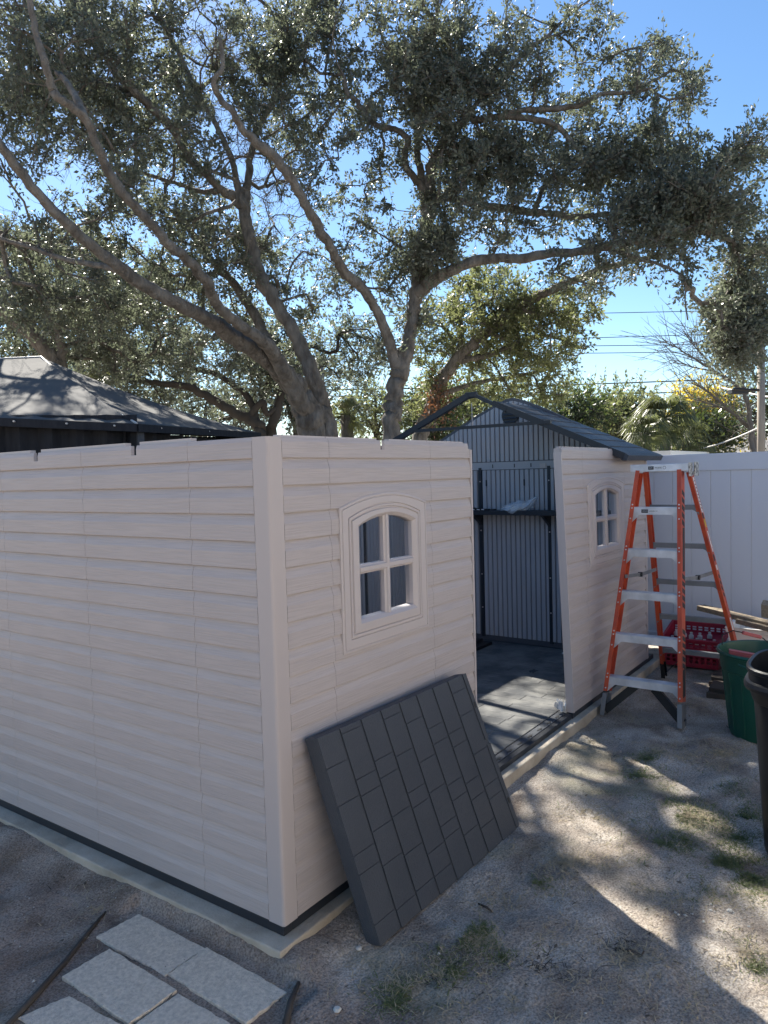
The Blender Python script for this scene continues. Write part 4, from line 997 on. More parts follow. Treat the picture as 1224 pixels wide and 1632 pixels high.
for A, B in ((glf, g0), (g0, gr), (gr, back), (back, glf)):
    n_ = 40; vs = []
    d = B - A; nn = np.array([d[1], -d[0], 0]); nn /= np.linalg.norm(nn)
    for i in range(n_ + 1):
        q = A + d * i / n_ - nn * (.10 + .03 * math.sin(i * 1.7)); vs += [(q[0], q[1], .05), (q[0], q[1], A[2] - .04)]
    w.add(vs, [(2 * i, 2 * i + 2, 2 * i + 3, 2 * i + 1) for i in range(n_)])
w.build('net_curtain', M_NET, gb)
w = MB()
for A, B, f_ in ((glf, g0, .25), (glf, g0, .62), (glf, g0, .78), (glf, g0, .93), (g0, gr, .5), (g0, gr, .15)):
    q = A + (B - A) * f_; w.tube([q + (-.03, -.03, -.02), q + (-.01, -.01, -.02)], .007, 6)
build_each(w, 'curtain_clip', M_TAPE, gb)

# ------------------------------------------------------------------ trees
def catmull(P, per=6):
    P = [np.array(p, float) for p in P]; Q = [2 * P[0] - P[1]] + P + [2 * P[-1] - P[-2]]; out = []
    for i in range(1, len(Q) - 2):
        for k in range(per):
            t = k / per; a, b, c, d = Q[i - 1], Q[i], Q[i + 1], Q[i + 2]
            out.append(.5 * ((2 * b) + (-a + c) * t + (2 * a - 5 * b + 4 * c - d) * t * t + (-a + 3 * b - 3 * c + d) * t ** 3))
    out.append(Q[-2]); return out
SUNV = np.array(SUN)
# spots that the sun reaches: (point, radius, share of leaves removed from the beam)
LIT = []
for (x, y, z, rad, k) in ((2.2, .25, .1, .42, .985), (2.75, .42, .1, .42, .985), (3.25, .45, .1, .36, .985), (1.9, .5, .1, .3, .97), (2.2, -.03, .06, .2, .97), (2.7, -.03, .06, .2, .97)):
    LIT.append((np.array((x, y, z)), rad, k))
for (u, v, rad, k) in ((900, 1235, .16, .97), (960, 1225, .12, .96), (880, 1290, .15, .95), (930, 1320, .16, .97), (985, 1370, .14, .95), (1010, 1215, .14, .97), (1060, 1245, .10, .96), (1105, 1310, .12, .97), (1160, 1345, .08, .95),
                      (960, 1430, .09, .95), (1030, 1480, .11, .97), (1100, 1520, .15, .97), (1160, 1550, .17, .98), (1205, 1600, .2, .98), (1150, 1470, .10, .95), (940, 1612, .09, .99), (1200, 1500, .14, .97), (1224, 1560, .2, .98), (1224, 1450, .12, .95)):
    LIT.append((G(u, v), rad * 1.28, k))
def gaz(s, t): 
    A = glf * (1 - s) + g0 * s; T = pk2 * (1 - s) + pk * s; return A * (1 - t) + T * t
for (s, t, rad) in ((.66, .75, .30), (.80, .80, .26), (.93, .84, .2), (.60, .25, .28), (.72, .22, .2), (.93, .22, .30), (.99, .15, .2)): LIT.append((gaz(s, t), rad, .975))
for (s, t, rad) in ((.5, .35, .10), (.7, .25, .10)):
    LIT.append((((g0 * (1 - s) + gr * s) * (1 - t) + pk * t), rad, .97))
def sun_keep(C, rg):
    keep = np.ones(len(C), bool)
    for (p, rad, k) in LIT:
        d = C - p; t = d @ SUNV; q = d - t[:, None] * SUNV; dist = np.linalg.norm(q, axis=1)
        inside = (dist < rad * (0.8 + .35 * value_noise(C[:, 0] * .9 + 50, C[:, 2] * .9 + 50, 12))) & (t > .5)
        keep &= ~(inside & (rg.random(len(C)) < k))
    return keep
def make_leaves(name, C, dirs, L, W, m, parent, seed, prune=True, flat=0.0):
    rg = np.random.default_rng(seed)
    if prune:
        k = sun_keep(C, rg); C = C[k]; dirs = dirs[k]
    n = len(C)
    a = dirs + rg.normal(0, .75, (n, 3)); a /= np.linalg.norm(a, axis=1)[:, None]
    b = rg.normal(0, 1, (n, 3)); 
    if flat: b[:, 2] *= (1 - flat)
    b -= a * np.sum(a * b, 1)[:, None]; b /= np.linalg.norm(b, axis=1)[:, None]
    l = L * rg.uniform(.6, 1.35, n); w_ = W * rg.uniform(.7, 1.3, n); nn = np.cross(a, b)
    a = a * l[:, None]; b = b * w_[:, None] / 2
    V = np.stack([C, C + a * .45 + b + nn * (w_ * .12)[:, None], C + a, C + a * .45 - b + nn * (w_ * .12)[:, None]], 1).reshape(-1, 3)
    return np_mesh(name, V, np.arange(n)[:, None] * 4 + [0, 1, 2, 3], m, parent)
def prisms(mb_lists, A, B, r0, r1):
    """vectorised three-sided twigs A->B"""
    d = B - A; d /= np.linalg.norm(d, axis=1)[:, None] + 1e-9
    h = np.where(np.abs(d[:, 2:3]) < .9, np.array([[0, 0, 1.]]), np.array([[1., 0, 0]])); u = np.cross(d, h); u /= np.linalg.norm(u, axis=1)[:, None]; w = np.cross(d, u)
    vs = []
    for k in range(3):
        a = 2 * math.pi * k / 3; vs.append(A + r0 * (math.cos(a) * u + math.sin(a) * w))
    for k in range(3):
        a = 2 * math.pi * k / 3; vs.append(B + r1 * (math.cos(a) * u + math.sin(a) * w))
    V = np.stack(vs, 1); n0 = sum(len(x) for x in mb_lists[0])
    base = n0 + np.arange(len(A))[:, None] * 6
    mb_lists[0].append(V.reshape(-1, 3))
    for f in ([0, 1, 4, 3], [1, 2, 5, 4], [2, 0, 3, 5]): mb_lists[1].append(base + f)
def tree(name, label, limbs, blobs, seed, leaf=(.054, .027), per_spray=15, sprays=9, clump_r=.42, lm=None, bark=None, group=None, r_tip=.0052, prune=True, spray_len=(.12, .34), cat='tree', jitter=.05):
    """limbs: list of (points [(u,v,depth,radius_px)], attach)   blobs: (u,v,ru,rv,n,depth,dspread)"""
    rg = np.random.default_rng(seed); lm = lm or M_LEAF; bark = bark or M_BARK
    base = PX(*limbs[0][0][:3]); base[2] = 0
    root = empty(name, tuple(map(float, base)), label, cat, group)
    tr = MB(); nodes = []; ndir = []; nrad = []; parent = []
    for L in limbs:
        pts = [PX(u, v, d) for (u, v, d, r_) in L]; rad = [r_ * .84 * d / FPX for (u, v, d, r_) in L]
        if L is limbs[0] or L[0][1] > 690:
            pts = [np.array((pts[0][0], pts[0][1], -.15))] + pts; rad = [rad[0] * 1.25] + rad
        C = catmull([np.append(p_, r_) for p_, r_ in zip(pts, rad)], 6)
        C = np.array(C); seglen = np.linalg.norm(np.diff(C[:, :3], axis=0), axis=1).mean()
        for i in range(1, len(C) - 1): C[i, :3] += rg.normal(0, C[i, 3] * .13, 3); C[i, 3] *= rg.uniform(.93, 1.08)
        rr_ = np.maximum(C[:, 3], .008)
        tr.bark_tube([c[:3] for c in C], list(rr_), 16, rg)
        if len(L) > 2:
            for i in range(len(C)):
                if C[i, 2] < 2.3: continue
                d = C[min(i + 1, len(C) - 1), :3] - C[max(i - 1, 0), :3]; nodes.append(C[i, :3]); ndir.append(d / (np.linalg.norm(d) + 1e-9)); nrad.append(rr_[i]); parent.append(-1)
    tr.build('trunk', bark, root, smooth=True)
    # clump centres
    cs = []; 
    for (u, v, ru, rv, n_, d, ds) in blobs:
        for _ in range(n_):
            while True:
                x, y, z = rg.uniform(-1, 1, 3)
                if x * x + y * y + z * z * .6 < 1: break
            q = PX(u + x * ru, v + y * rv, d + z * ds)
            if q[2] > 2.4 or (not prune): cs.append(q)
    cs = np.array(cs)
    nodes = np.array(nodes); nsk = len(nodes); nodes = list(nodes)
    # order from the limbs outwards and connect each clump to the nearest branch
    A0 = np.array(nodes); dd = np.array([np.min(np.linalg.norm(A0 - c, axis=1)) for c in cs]); cs = cs[np.argsort(dd)]
    cap = nsk + len(cs) * 8 + 10; NA = np.zeros((cap, 3)); NA[:nsk] = A0; ND = np.zeros((cap, 3)); ND[:nsk] = np.array(ndir); par = np.full(cap, -1); cnt = nsk; paths = []; tips = []
    isl = np.zeros(cap, bool); isl[:nsk] = True
    for c in cs:
        v_ = c - NA[:cnt]; dist = np.linalg.norm(v_, axis=1) + 1e-6
        cosang = np.sum(v_ * ND[:cnt], 1) / dist
        k = int(np.argmin(dist * (1.35 - .35 * cosang))); D = dist[k]
        n_ = int(np.clip(round(D / .16), 2, 7)); p0 = NA[k]; c1 = p0 + ND[k] * D * .35 + rg.normal(0, .1 * D, 3)
        prev = k; ids = [k]
        for i in range(1, n_ + 1):
            t = i / n_; q = (1 - t) ** 2 * p0 + 2 * t * (1 - t) * c1 + t * t * c + (rg.normal(0, jitter * min(D, .6), 3) if i < n_ else 0)
            NA[cnt] = q; d = q - NA[prev]; ND[cnt] = d / (np.linalg.norm(d) + 1e-9); par[cnt] = prev; prev = cnt; ids.append(cnt); cnt += 1
        paths.append(ids); tips.append(cnt - 1)
    wt = np.zeros(cap)
    for t in tips: wt[t] += 1
    for i in range(cnt - 1, nsk - 1, -1):
        if par[i] >= nsk: wt[par[i]] += wt[i]
    R = np.minimum(r_tip * np.maximum(wt, 1) ** .52, .030 * r_tip / .0052)
    br = MB()
    for ids in paths:
        rr_ = [min(R[ids[1]] * 1.15, nrad[ids[0]] * .8) if ids[0] < nsk else min(R[ids[1]] * 1.1, R[ids[0]])] + [R[i] for i in ids[1:]]
        br.tube([NA[i] for i in ids], rr_, 5, caps=False)
    br.build('branches', bark, root, smooth=True)
    # sprays and leaves
    T = NA[tips]; TD = ND[tips]; n = len(T) * sprays
    A = np.repeat(T, sprays, 0) + rg.normal(0, .02, (n, 3)); d = np.repeat(TD, sprays, 0) * .55 + rg.normal(0, .75, (n, 3)); d[:, 2] += .10; d /= np.linalg.norm(d, axis=1)[:, None]
    # start sprays back along the path too
    back_ = rg.random(n) * .35; A = A - np.repeat(TD, sprays, 0) * back_[:, None] * .5
    ln = rg.uniform(*spray_len, n)[:, None]; mid = A + d * ln * .5 + rg.normal(0, .025, (n, 3)); B = A + d * ln + np.array([0, 0, -.03]) + rg.normal(0, .03, (n, 3))
    L2 = [[], []]; prisms(L2, A, mid, .0028 * r_tip / .0045, .0022 * r_tip / .0045); prisms(L2, mid, B, .0022 * r_tip / .0045, .001 * r_tip / .0045)
    np_mesh('twigs', np.concatenate(L2[0]), np.concatenate(L2[1]), bark, root)
    per = per_spray; t = rg.random((n, per)) ** .7
    t3 = t[..., None]; Pm = np.where(t3 < .5, A[:, None] * (1 - 2 * t3) + mid[:, None] * 2 * t3, mid[:, None] * (2 - 2 * t3) + B[:, None] * (2 * t3 - 1))
    Pm = Pm + rg.normal(0, .022, Pm.shape); Cc = Pm.reshape(-1, 3); DD = np.repeat(d, per, 0)
    make_leaves('crown', Cc, DD, leaf[0], leaf[1], lm, root, seed + 1, prune)
    return root

# the big multi-stemmed oak behind the gazebo (left of centre)
oak1 = [
    [(500, 700, 10.0, 29), (494, 670, 9.95, 28), (482, 640, 9.9, 25), (455, 600, 9.6, 19), (415, 565, 9.2, 16), (370, 535, 8.8, 15), (330, 508, 8.4, 14), (270, 478, 7.9, 13), (210, 440, 7.5, 12), (150, 395, 7.1, 11), (95, 345, 6.8, 10), (40, 285, 6.6, 9.5), (0, 232, 6.4, 9), (-60, 150, 6.2, 8), (-120, 60, 6.0, 6)],
    [(500, 695, 10.0, 20), (478, 640, 9.7, 17), (450, 585, 9.3, 14), (420, 545, 8.9, 12), (375, 512, 8.4, 10.5), (345, 485, 8.1, 10), (330, 450, 7.8, 10), (300, 415, 7.5, 9.5), (268, 388, 7.3, 9), (235, 350, 7.1, 8.5), (195, 308, 6.9, 8.5), (172, 270, 6.8, 8), (155, 235, 6.7, 8), (137, 190, 6.6, 8), (100, 160, 6.5, 8), (85, 145, 6.5, 8), (72, 100, 6.4, 7), (58, 55, 6.4, 6), (48, 0, 6.4, 5.5), (40, -80, 6.4, 4)],
    [(518, 700, 10.1, 22), (512, 645, 10.1, 17), (497, 600, 10.0, 15), (478, 550, 10.0, 14), (450, 500, 10.0, 13), (422, 455, 10.0, 13), (405, 410, 10.0, 12), (393, 360, 10.0, 11.5), (384, 322, 10.0, 11), (355, 305, 9.8, 8), (330, 280, 9.6, 7.5), (300, 250, 9.4, 7.5), (275, 205, 9.2, 7.5), (245, 175, 9.0, 8), (215, 145, 8.8, 7.5), (180, 110, 8.7, 6), (160, 75, 8.6, 5), (135, 28, 8.5, 4.5), (115, -30, 8.5, 4)],
    [(384, 325, 10.0, 9), (376, 285, 10.0, 6), (368, 250, 10.0, 5.5), (340, 190, 10.0, 5), (310, 140, 10.0, 5), (285, 85, 10.1, 4.5), (262, 40, 10.2, 4), (238, -10, 10.3, 3)],
    [(388, 325, 10.0, 9), (396, 285, 10.1, 7), (400, 245, 10.2, 6), (415, 200, 10.4, 6), (440, 150, 10.5, 6), (452, 110, 10.6, 5), (460, 70, 10.7, 4), (490, 20, 10.8, 3.5), (500, -50, 10.9, 3)],
    [(135, 192, 6.6, 8), (118, 150, 6.9, 6.5), (95, 118, 7.1, 5)],
    [(246, 176, 9.0, 6), (215, 150, 9.0, 6), (180, 138, 9.1, 4), (130, 128, 9.2, 3), (60, 110, 9.4, 2)],
    [(455, 605, 9.8, 14), (430, 550, 10.2, 11), (405, 500, 10.4, 9), (375, 455, 10.6, 7.5), (352, 430, 10.7, 6), (320, 395, 10.9, 5), (290, 350, 11.0, 4), (250, 320, 11.2, 3)],
    [(345, 305, 9.7, 6), (320, 305, 9.8, 4), (290, 295, 10.0, 3.5), (250, 283, 10.2, 3), (190, 262, 10.4, 2.5)],
    [(210, 440, 7.5, 8), (170, 425, 7.8, 6), (110, 415, 8.0, 5), (50, 395, 8.2, 4), (0, 380, 8.4, 3.5), (-50, 360, 8.6, 3)],
]
oak1_b = [(430, 110, 45, 45, 32, 10.6, .5), (110, 170, 100, 60, 48, 9.5, .6), (490, 30, 60, 50, 25, 10.4, .6), (180, 120, 260, 170, 205, 9.6, 1.6), (60, 250, 170, 170, 94, 8.4, 1.2), (320, 260, 190, 210, 161, 10.3, 1.4), (430, 130, 170, 190, 149, 10.6, 1.4), (250, 430, 230, 130, 118, 10.6, 1.0), (60, 430, 170, 110, 94, 9.4, 1.0),
          (440, 400, 120, 130, 69, 11.0, 1.0), (380, 550, 120, 70, 25, 11.2, .8), (200, -180, 420, 160, 161, 9.6, 2.0), (60, 60, 160, 100, 55, 8.2, 1.0), (250, -420, 420, 160, 80, 10.0, 2.0)]
tree('live_oak', 'big multi-stemmed live oak rising behind the near shed corner', oak1, oak1_b, 21)
# the oak in the middle
oak2 = [
    [(625, 705, 9.6, 18), (627, 650, 9.6, 17), (633, 605, 9.6, 17), (640, 578, 9.6, 18), (650, 545, 9.6, 13), (658, 505, 9.6, 12), (664, 465, 9.6, 13), (672, 420, 9.6, 14), (680, 380, 9.6, 14), (681, 330, 9.6, 13), (684, 290, 9.6, 12), (695, 250, 9.5, 11), (712, 222, 9.4, 9), (732, 200, 9.3, 7), (748, 180, 9.2, 5), (764, 160, 9.2, 4), (790, 120, 9.2, 3)],
    [(636, 600, 9.6, 12), (618, 540, 9.4, 10), (600, 495, 9.2, 9), (580, 462, 9.0, 9), (553, 438, 8.8, 9), (535, 410, 8.6, 9), (515, 375, 8.4, 9), (490, 332, 8.2, 9), (462, 282, 8.0, 9), (438, 250, 7.9, 9), (410, 228, 7.8, 8.5), (388, 208, 7.7, 7), (372, 180, 7.6, 6), (352, 158, 7.6, 6), (340, 132, 7.5, 5), (355, 105, 7.5, 4), (350, 60, 7.5, 3.5)],
    [(680, 310, 9.6, 9), (662, 285, 9.5, 7), (648, 268, 9.5, 6), (645, 245, 9.5, 6), (650, 222, 9.5, 6), (628, 205, 9.5, 5), (606, 203, 9.5, 5), (582, 182, 9.5, 5), (568, 160, 9.5, 4), (555, 150, 9.5, 4), (548, 120, 9.5, 3)],
    [(680, 330, 9.6, 10), (668, 265, 9.7, 7), (666, 225, 9.8, 6), (676, 165, 9.9, 6), (682, 110, 10.0, 5), (690, 60, 10.1, 4), (698, 0, 10.2, 3), (700, -80, 10.3, 2)],
    [(665, 470, 9.6, 12), (690, 447, 9.4, 11), (727, 428, 9.2, 10), (777, 412, 9.0, 9.5), (827, 413, 8.8, 9), (872, 405, 8.6, 8.5), (932, 400, 8.4, 8), (985, 388, 8.2, 7), (1030, 384, 8.2, 5), (1080, 372, 8.2, 4), (1120, 350, 8.1, 3)],
    [(680, 335, 9.6, 9), (700, 315, 9.5, 8), (730, 318, 9.4, 7), (762, 327, 9.3, 7), (812, 333, 9.2, 7), (850, 338, 9.1, 6.5), (880, 340, 9.1, 6), (922, 346, 9.0, 5), (970, 340, 9.0, 4)],
    [(740, 190, 9.3, 6), (770, 190, 9.2, 5.5), (802, 185, 9.1, 6), (847, 190, 9.0, 5.5), (880, 197, 8.9, 5.5), (898, 210, 8.9, 5), (915, 232, 8.9, 4.5), (942, 252, 8.8, 3.5)],
    [(802, 182, 9.1, 5), (840, 176, 9.0, 5), (880, 174, 8.9, 5.5), (922, 168, 8.8, 5), (960, 150, 8.7, 4), (1000, 148, 8.7, 3.5), (1040, 140, 8.6, 2.5)],
    [(720, 215, 9.4, 5), (722, 250, 9.2, 4), (705, 240, 9.0, 3), (700, 310, 9.0, 2.5)],
    [(932, 400, 8.4, 6), (965, 395, 8.3, 5), (1010, 410, 8.2, 4), (1060, 425, 8.1, 2.5), (1090, 445, 8.0, 1.6), (1092, 480, 8.0, 1.2), (1096, 510, 8.0, 1)],
    [(850, 338, 9.1, 5), (880, 280, 9.2, 4), (920, 300, 9.3, 3.5), (960, 290, 9.3, 3)],
    [(780, 170, 9.2, 4), (830, 90, 9.3, 3.5), (870, 60, 9.4, 3), (900, 30, 9.5, 2.5), (940, 0, 9.5, 2)],
]
oak2_b = [(690, 120, 85, 80, 96, 9.4, .6), (790, 250, 80, 45, 48, 9.2, .5), (690, 400, 35, 45, 36, 9.2, .3), (1080, 330, 90, 50, 72, 8.4, .5), (960, 250, 60, 50, 32, 8.8, .4), (1180, 520, 48, 65, 88, 9.0, .5), (690, 110, 130, 170, 92, 9.6, 1.2), (820, 130, 140, 150, 60, 9.4, 1.0), (930, 100, 90, 110, 26, 9.2, .8), (1050, 120, 75, 62, 22, 9.0, .7), (1050, 210, 75, 60, 20, 9.0, .7), (820, 290, 150, 90, 64, 9.2, 1.0),
          (990, 300, 130, 80, 64, 8.8, .8), (1140, 300, 110, 70, 46, 8.6, .8), (1190, 230, 50, 40, 11, 8.5, .5), (740, 360, 80, 70, 25, 9.6, .8), (560, 300, 90, 130, 28, 9.8, 1.0), (610, 430, 90, 90, 31, 10.0, .8), (640, 540, 60, 50, 10, 9.9, .5),
          (1040, 385, 120, 45, 26, 8.4, .5), (1170, 480, 55, 110, 42, 9.2, .8), (1210, 400, 60, 80, 20, 8.8, .6), (700, -130, 300, 140, 67, 9.6, 1.4), (950, 425, 90, 35, 11, 8.6, .4), (560, 80, 90, 120, 25, 10.0, 1.0), (1090, 470, 14, 30, 2, 8.0, .1)]
tree('live_oak', 'live oak with a single short trunk in the middle, its long limb reaching right', oak2, oak2_b, 37)
# the leaning oak right of the middle trunk
oak3 = [
    [(668, 712, 12.0, 14), (676, 675, 12.0, 13), (690, 640, 12.0, 13), (708, 600, 11.9, 12), (730, 570, 11.8, 11), (760, 543, 11.7, 10.5), (785, 522, 11.6, 10), (805, 502, 11.4, 9.5), (830, 487, 11.2, 9), (862, 470, 11.0, 8), (890, 458, 10.8, 7.5), (930, 440, 10.6, 7), (970, 425, 10.4, 6), (1015, 415, 10.2, 5), (1060, 405, 10.1, 3)],
    [(715, 595, 11.9, 8), (730, 560, 12.1, 6), (735, 520, 12.3, 5), (728, 480, 12.5, 4), (740, 440, 12.6, 3)],
    [(735, 575, 11.8, 7), (780, 565, 11.9, 5), (830, 545, 12.0, 4), (870, 535, 12.1, 3), (905, 545, 12.1, 2)],
    [(700, 630, 12, 6), (760, 610, 12.2, 4), (820, 600, 12.4, 3.5), (870, 590, 12.5, 2.5)],
]
oak3_b = [(780, 480, 90, 60, 72, 11.8, .9), (850, 530, 90, 70, 90, 11.8, .9), (760, 580, 70, 55, 36, 12.3, .7), (860, 610, 60, 38, 33, 12.3, .6), (700, 520, 55, 60, 30, 12.3, .7), (900, 480, 60, 45, 30, 11.2, .6), (680, 620, 40, 50, 24, 12.4, .6)]
tree('live_oak', 'leaning live oak whose limb bends up to the right behind the shed roof', oak3, oak3_b, 53, leaf=(.065, .030), lm=M_LEAFO, sprays=6)
# low oak at the far left, behind the gazebo
oak0 = [
    [(112, 640, 11.5, 17), (100, 600, 11.5, 16), (78, 562, 11.4, 15), (42, 527, 11.2, 13), (0, 492, 11.0, 12), (-60, 450, 10.8, 9), (-120, 400, 10.6, 6)],
    [(100, 590, 11.5, 10), (96, 545, 11.4, 9), (82, 500, 11.3, 8), (62, 470, 11.2, 7), (38, 452, 11.1, 6), (0, 442, 11.0, 5), (-50, 430, 11.0, 4)],
]
oak0_b = [(60, 520, 130, 80, 102, 12.3, .9), (190, 540, 100, 75, 88, 12.6, .9), (-20, 420, 130, 80, 54, 12.0, .9), (140, 440, 110, 70, 68, 12.6, .9), (260, 470, 90, 60, 48, 12.8, .8)]
tree('live_oak', 'live oak trunk leaning left just above the gazebo peak', oak0, oak0_b, 71, leaf=(.065, .030), sprays=6)
# farther oak with dark limbs
oak4 = [
    [(415, 720, 15.0, 12), (412, 680, 15.0, 11), (395, 668, 15.0, 10), (368, 655, 15.0, 9), (335, 635, 14.9, 8), (300, 617, 14.8, 7.5), (262, 612, 14.8, 6.5), (228, 608, 14.8, 5), (190, 600, 14.9, 3)],
    [(412, 690, 15, 8), (405, 655, 15.1, 7), (392, 630, 15.2, 6), (350, 600, 15.3, 5), (310, 588, 15.4, 5), (270, 578, 15.4, 4), (235, 580, 15.5, 3)],
    [(430, 715, 15.2, 11), (436, 670, 15.2, 9), (448, 630, 15.3, 7), (440, 590, 15.4, 5), (420, 550, 15.5, 4)],
    [(395, 668, 15.0, 6), (418, 640, 15.0, 6), (425, 660, 15.1, 5), (440, 650, 15.2, 4)],
]
oak4_b = [(330, 560, 120, 55, 70, 15.6, 1.0), (260, 640, 70, 35, 18, 15.4, .8), (440, 560, 70, 60, 55, 15.8, .8), (400, 620, 60, 50, 30, 15.8, .8), (560, 560, 70, 60, 45, 16.5, .8), (180, 590, 70, 40, 45, 15.0, .8)]
tree('live_oak', 'farther dark limbed oak seen under the big oak, right of the gazebo', oak4, oak4_b, 91, leaf=(.085, .04), bark=M_BARKD, r_tip=.007, sprays=6, spray_len=(.25, .6), prune=False)

def bushy(name, u, v, ru, rv, d, label, lm, n=60, seed=0, leaf=(.12, .06), group='trees in the gardens behind', sprays=6, per=11, trunk_px=6):
    limbs = [[(u, 735, d, trunk_px), (u + 2, (735 + v) / 2, d, trunk_px * .8), (u - 3, v, d, trunk_px * .5), (u, v - rv * .6, d, trunk_px * .25)], [(u, (735 + v) / 2 + 5, d, trunk_px * .6), (u - ru * .4, v, d - .3, trunk_px * .4), (u - ru * .7, v - rv * .3, d - .4, trunk_px * .2)],
             [(u, (735 + v) / 2, d, trunk_px * .6), (u + ru * .4, v, d + .3, trunk_px * .4), (u + ru * .7, v - rv * .3, d + .4, trunk_px * .2)]]
    s = d / 12
    return tree(name, label, limbs, [(u, v, ru, rv, n, d, ru * d / FPX * .8)], seed, leaf=leaf, lm=lm, bark=M_BARKD, group=group, r_tip=.006 * s, sprays=sprays, per_spray=per, spray_len=(.25 * s, .65 * s), prune=False)
bushy('garden_tree', 905, 668, 60, 34, 21, 'dark rounded tree just right of the shed roof ridge', M_LEAFD, 80, 101)
bushy('garden_tree', 965, 662, 45, 32, 24, 'green tree with loose twiggy top above the roof eave', M_LEAFO, 75, 102)
bushy('garden_tree', 1003, 672, 40, 38, 22, 'olive tree left of the palms beyond the fence', M_LEAFO, 80, 103)
bushy('garden_tree', 1118, 668, 66, 42, 27, 'yellow leaved tree behind the palms beyond the fence', M_LEAFY, 120, 104)
bushy('garden_tree', 1130, 690, 50, 26, 23, 'dark green shrubby tree in front of the yellow one', M_LEAFD, 70, 105)
bushy('garden_tree', 1235, 640, 55, 60, 26, 'grey green tree at the right edge behind the utility pole', M_LEAFD, 60, 106)
bushy('garden_tree', 760, 655, 70, 45, 20, 'sunlit olive tree seen through the open roof truss', M_LEAFO, 100, 107)
bushy('garden_tree', 600, 660, 60, 42, 24, 'hazy pale green tree between the two nearest trunks', M_LEAFO, 60, 108)
bushy('garden_tree', 470, 620, 60, 60, 22, 'green tree directly behind the stems of the big oak', M_LEAF, 75, 109)
bushy('garden_tree', 330, 660, 110, 38, 22, 'low green tree behind the right slope of the gazebo', M_LEAF, 90, 110)
bushy('garden_tree', 690, 668, 34, 40, 15, 'dark shrub covering the foot of the leaning oak', M_LEAFD, 70, 111, leaf=(.08, .04))
bushy('garden_tree', 130, 520, 160, 90, 21, 'tall dense evergreen behind the gazebo peak', M_LEAFD, 150, 112)
# brown ivy on the leaning oak
w = PX(700, 640, 11.8)
rgi = np.random.default_rng(5); n = 380
q = np.stack([rgi.normal(700, 13, n), rgi.normal(640, 22, n), rgi.normal(11.75, .12, n)], -1)
C_ = np.array([PX(*a) for a in q])
iv = empty('dead_vine', tuple(w), 'rusty brown dead vine clinging to the leaning oak trunk', 'vine')
make_leaves('vine_leaves', C_, rgi.normal(0, 1, (n, 3)), .07, .035, M_BROWN, iv, 6, False)
w2 = MB(); w2.tube([PX(690, 690, 11.8), PX(698, 650, 11.78), PX(708, 605, 11.75)], [.02, .018, .01], 6); w2.build('vine_stem', M_BARKD, iv)

# palms
def palm(u, v, d, size, label, nf=34, seed=0):
    rg = np.random.default_rng(seed); top = PX(u, v, d); base = np.array((top[0], top[1], 0.0))
    e = empty('cabbage_palm', tuple(base), label, 'palm', 'cabbage palms beyond the fence')
    w = MB(); w.tube([base, base * .5 + top * .5 + (.05, 0, 0), top], [.16, .15, .13], 10); w.build('trunk', M_BARK, e, smooth=True)
    Vs = []; n = 0
    for k in range(nf):
        el = rg.uniform(-.9, 1.25); az = rg.uniform(0, 6.283)
        d0 = np.array([math.cos(el) * math.cos(az), math.cos(el) * math.sin(az), math.sin(el)]); st = top + d0 * size * .42
        side = np.cross(d0, (0, 0, 1)); side /= np.linalg.norm(side) + 1e-6; up = np.cross(side, d0)
        for q in np.linspace(-1.25, 1.25, 17):
            dr = d0 * math.cos(q) + side * math.sin(q); dr = dr / np.linalg.norm(dr); ln = size * .62 * rg.uniform(.85, 1.1) * (1 - .15 * abs(q))
            m_ = st + dr * ln * .6 + up * .03 - np.array((0, 0, .04 * size)); t_ = st + dr * ln - np.array((0, 0, (.22 + .15 * rg.random()) * size)); pw = np.cross(dr, up) * size * .018
            Vs += [st - pw * .3, st + pw * .3, m_ + pw, m_ - pw, m_ - pw, m_ + pw, t_ + pw * .15, t_ - pw * .15]
    V = np.array(Vs); np_mesh('fronds', V, np.arange(len(V)).reshape(-1, 4), M_FROND, e)
    w = MB()
    for k in range(nf):
        el = rg.uniform(-.8, 1.2); az = rg.uniform(0, 6.283); d0 = np.array([math.cos(el) * math.cos(az), math.cos(el) * math.sin(az), math.sin(el)]); w.tube([top, top + d0 * size * .43], [.02, .012], 4)
    w.build('leaf_stalks', M_FROND, e)
palm(1058, 668, 19, .95, 'largest cabbage palm, right of centre beyond the fence', 46, 1)
palm(1028, 690, 18, .7, 'smaller cabbage palm in front of the olive tree', 34, 2)
palm(1095, 700, 20, .8, 'dark cabbage palm below the yellow tree', 34, 3)
palm(552, 662, 16, .55, 'small palm between the two nearest oak trunks', 24, 4)
palm(158, 612, 13, .45, 'green palm tuft just above the gazebo roof', 16, 5)

